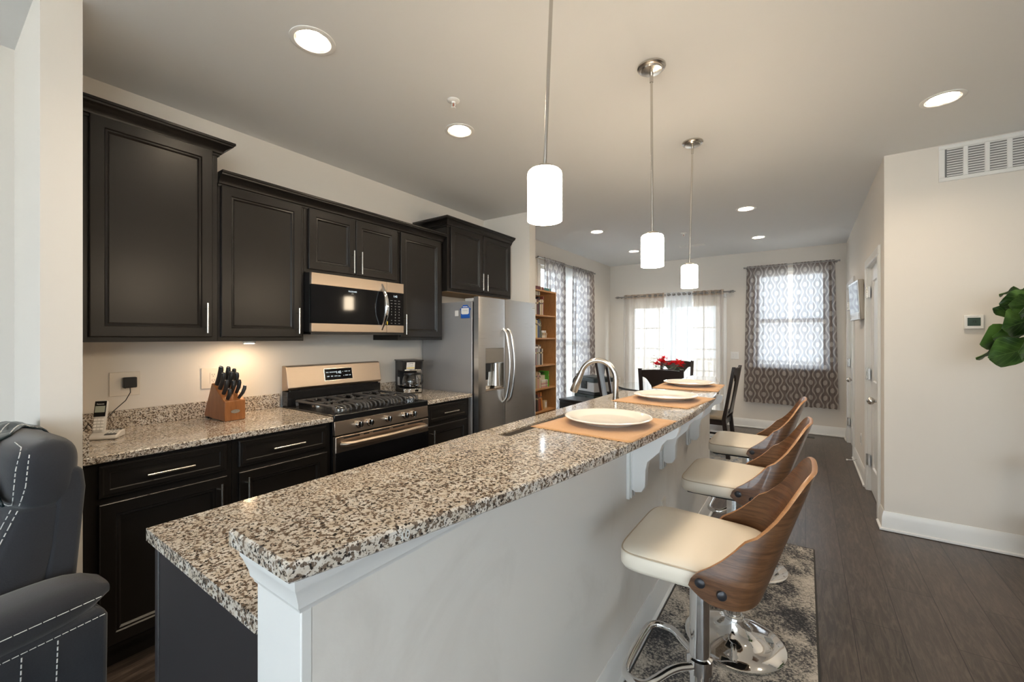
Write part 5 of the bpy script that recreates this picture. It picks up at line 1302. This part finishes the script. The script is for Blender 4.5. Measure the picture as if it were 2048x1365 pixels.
# ---- storage by the side window
t = thing('storage_tote', 'dark green black plastic tote beneath the cooler by the side window', 'tote', (.40, 4.36, 0), R(-28))
b = B(); b.grid([[(x * s_, y_ * s_, z) for x, y_ in ((-.22, -.19), (.22, -.19), (.22, .19), (-.22, .19))] for z, s_ in ((0, .9), (.50, 1), (.505, 1.06), (.55, 1.06), (.555, 1.02))], True, True, True); b.done('tub', P('tote_green', (.012, .022, .018), .35), t, bevel=.012)
B().box(-.06, .06, -.215, -.195, .47, .54).done('latch', BLACKP, t, bevel=.004)
t = thing('cooler_box', 'grey and white hard cooler with dark lid and black latch', 'cooler', (.40, 4.36, .556), R(-28))
b = B(); b.box(-.22, .22, -.185, .185, 0, .05); b.done('base', P('cooler_base', (.02, .022, .024), .4), t, bevel=.01)
b = B(); b.box(-.225, .225, -.19, .19, .05, .19); b.done('body', P('cooler_grey', (.55, .55, .55), .5), t, bevel=.008)
b = B(); b.box(-.23, .23, -.195, .195, .19, .25); b.box(-.20, .20, -.15, .15, .25, .262); b.done('lid', P('cooler_lid', (.035, .05, .055), .35), t, bevel=.012)
b = B(); b.box(-.065, .065, -.207, -.189, .09, .205); b.box(-.045, .045, -.213, -.205, .11, .165); b.done('latch', BLACKP, t, bevel=.006)
t = thing('storage_ottoman', 'low black box by the side window in front of the cooler', 'ottoman', (.40, 3.80, 0), R(-10))
b = B(); b.box(-.20, .20, -.17, .17, 0, .52); b.done('body', BLACKP, t, bevel=.015); B().box(-.205, .205, -.175, .175, .521, .55).done('lid', BLACKP, t, bevel=.012)

# ================================================================ recliner
t = thing('recliner', 'charcoal fabric recliner with pale stitching at the end of the cabinets', 'recliner', (.908, -1.573, 0), R(7))
def rr(cx, cy, hx, hy, z, e=.35, n=28):
    out = []
    for i in range(n):
        a = 2 * PI * i / n; c, s_ = math.cos(a), math.sin(a)
        out.append((cx + hx * math.copysign(abs(c) ** e, c), cy + hy * math.copysign(abs(s_) ** e, s_), z))
    return out
def dash(b, pts, r=.0016, on=.010, off=.006):
    pts = [Vector(p) for p in pts]
    for p, q in zip(pts, pts[1:]):
        L = (q - p).length; d = (q - p) / L; s_ = 0
        while s_ < L: b.cyl(p + d * s_, p + d * min(L, s_ + on), r, n=5); s_ += on + off
for sg in (1, -1):
    x0, x1 = (.262, .445) if sg > 0 else (-.445, -.262)
    ry = .405 if sg > 0 else .35
    b = B(); b.prism([(ry - .005, .05), (ry, .585), (ry - .012, .612), (.20, .600), (-.40, .560), (-.43, .52), (-.43, .05)], 'x', x0, x1); ap = b.done('arm', RECL, t, bevel=.012, seg=3)
    b = B(); rows = []
    for i in range(26):
        u = i / 25; y = ry + .013 - (.45 + ry) * u; s_ = max(0, 1 - abs(2 * u - 1) ** 8) ** .5
        zc = .645 - .045 * u; hz = .057 * max(.30, s_); hx = .101 * max(.55, s_); xc_ = (x0 + x1) / 2
        rows.append([(xc_ + hx * math.copysign(abs(math.cos(2 * PI * j / 24)) ** .6, math.cos(2 * PI * j / 24)), y, zc + hz * math.copysign(abs(math.sin(2 * PI * j / 24)) ** .7, math.sin(2 * PI * j / 24))) for j in range(24)])
    b.grid(rows, True, True, True); pad = b.done('arm_pad', RECL, t, smooth=60)
    xo = x1 + .002 if sg > 0 else x0 - .002; xp = xo + .0095 * sg
    b = B(); dash(b, [(xo, ry - .01, .592), (xo, .20, .580), (xo, -.40, .540)], .0012, .012, .003); b.done('seam_stitching', THREAD, ap)
    b = B(); dash(b, [(xo, .30, .575), (xo, .285, .06)]); b.done('panel_stitching', THREAD, ap)
    b = B(); dash(b, [(xo, .235, .572), (xo, .22, .06)]); b.done('panel_stitching', THREAD, ap)
    b = B(); dash(b, [((x0 + x1) / 2 + sg * .1012, ry - .02 - (ry + .36) * i / 30, .650 - .043 * i / 30) for i in range(31)], .0012, .012, .003); b.done('pad_stitching', THREAD, pad)
b = B(); b.prism([(.34, .08), (.385, .50), (.418, .92), (.412, .978), (.39, .992), (.355, .96), (.31, .5), (.24, .12)], 'x', -.245, .245); b.done('back_shell', RECL, t, bevel=.022, seg=3)
b = B(); b.grid([rr(0, .17 + .17 * u, .252 - .01 * u, .10 - .025 * u, .42 + .47 * u) for u in [i / 10 for i in range(11)]], True, True, True); bc = b.done('back_cushion', RECL, t, smooth=60, bevel=.01)
HZ0, HZ1 = .872, 1.078
hsec = lambda u: (1 - abs(2 * u - 1) ** 3.2) ** .5 if 0 < u < 1 else 0.0
b = B(); rows = []
for i in range(19):
    u = i / 18; z = HZ0 + (HZ1 - HZ0) * u; s_ = hsec(u)
    rows.append(rr(0, .332 + .012 * u, .252 * (.86 + .14 * s_), .018 + .062 * s_, z, .5, 36))
b.grid(rows, True, True, True); hd = b.done('headrest', RECL, t, smooth=60)
def hs(u, x, off=.0015): s_ = hsec(u); k = max(0, 1 - (abs(x) / (.252 * (.86 + .14 * s_))) ** 4) ** .25; return (x, .332 + .012 * u - (.018 + .062 * s_) * k - off, HZ0 + (HZ1 - HZ0) * u)
b = B(); dash(b, [hs(.10, x) for x in [-.2 + .02 * i for i in range(19)]] + [hs(.14, .195), hs(.22, .212), hs(.40, .220), hs(.65, .220), hs(.85, .212), hs(.93, .19), hs(.96, .12)], .0014); b.done('headrest_stitching', THREAD, hd)
b = B(); dash(b, [hs(.14, .222), hs(.24, .236), hs(.42, .244), hs(.65, .244), hs(.85, .236)], .0014); b.done('headrest_stitching', THREAD, hd)
for xo in (.205, .232):
    b = B(); dash(b, [(xo, .17 + .17 * u - (.10 - .025 * u) * (1 - (xo / .252) ** 5.7) ** .175 - .001, .42 + .47 * u) for u in [i / 12 for i in range(13)]], .0014); b.done('back_stitching', THREAD, bc)
b = B(); b.grid([rr(0, -.14, .258, .27, z) for z in (.22, .26, .43, .47)], True, True, True); b.done('seat_cushion', RECL, t, smooth=50, bevel=.02)
b = B(); b.box(-.255, .255, -.42, .33, .05, .22); b.box(-.255, .255, -.45, -.42, .08, .42); b.done('base', RECL, t, bevel=.01)
for x in (-.38, .38):
    for y_ in (-.36, .33): B().box(x - .03, x + .03, y_ - .03, y_ + .03, 0, .05).done('foot', BLACKP, t)
# leather cover lying over the top of the headrest
t = thing('leather_cover', 'dark glossy leather cover with white stitching draped over the recliner headrest', 'cover', (.908, -1.573, 0), R(7))
def hq(q, off=.010):
    """section of the headrest from low at the back (q=0) over the top (q=.4) to low at the front (q=1), lifted by off"""
    a = R(-20 + 230 * q); y, z = math.cos(a), math.sin(a)
    zz = .975 + (.100 + off) * math.copysign(abs(z) ** .75, z)
    u = min(.999, max(.001, (min(zz, HZ1) - HZ0) / (HZ1 - HZ0))); s_ = hsec(u)
    return (.332 + .012 * u + (.018 + .062 * s_ + off) * math.copysign(min(1, abs(y) * 1.6), y), zz)
b = B(); rows = []; NX, NQ = 22, 26
def xr_(q): return -.10 + .54 * max(0, q - .40)
for i in range(NX + 1):
    row = []
    for j in range(NQ + 1):
        q = j / NQ; x = -.262 + (xr_(q) + .262) * i / NX; k = .005 * math.sin(x * 38 + q * 3) + .003 * math.sin(q * 20)
        y, z = hq(q, .013 + k); row.append((x, y, z))
    rows.append(row)
b.grid(rows); lc = b.done('leather', LEATH, t, smooth=70, solid=.006)
b = B(); dash(b, [(xr_(q) - .012, *hq(q, .0185)) for q in [i / 24 for i in range(25)]], .0016); b.done('hem_stitching', THREAD, lc)
b = B(); dash(b, [(xr_(q) - .10, *hq(q, .0185)) for q in [i / 24 for i in range(25)]], .0016); b.done('hem_stitching', THREAD, lc)
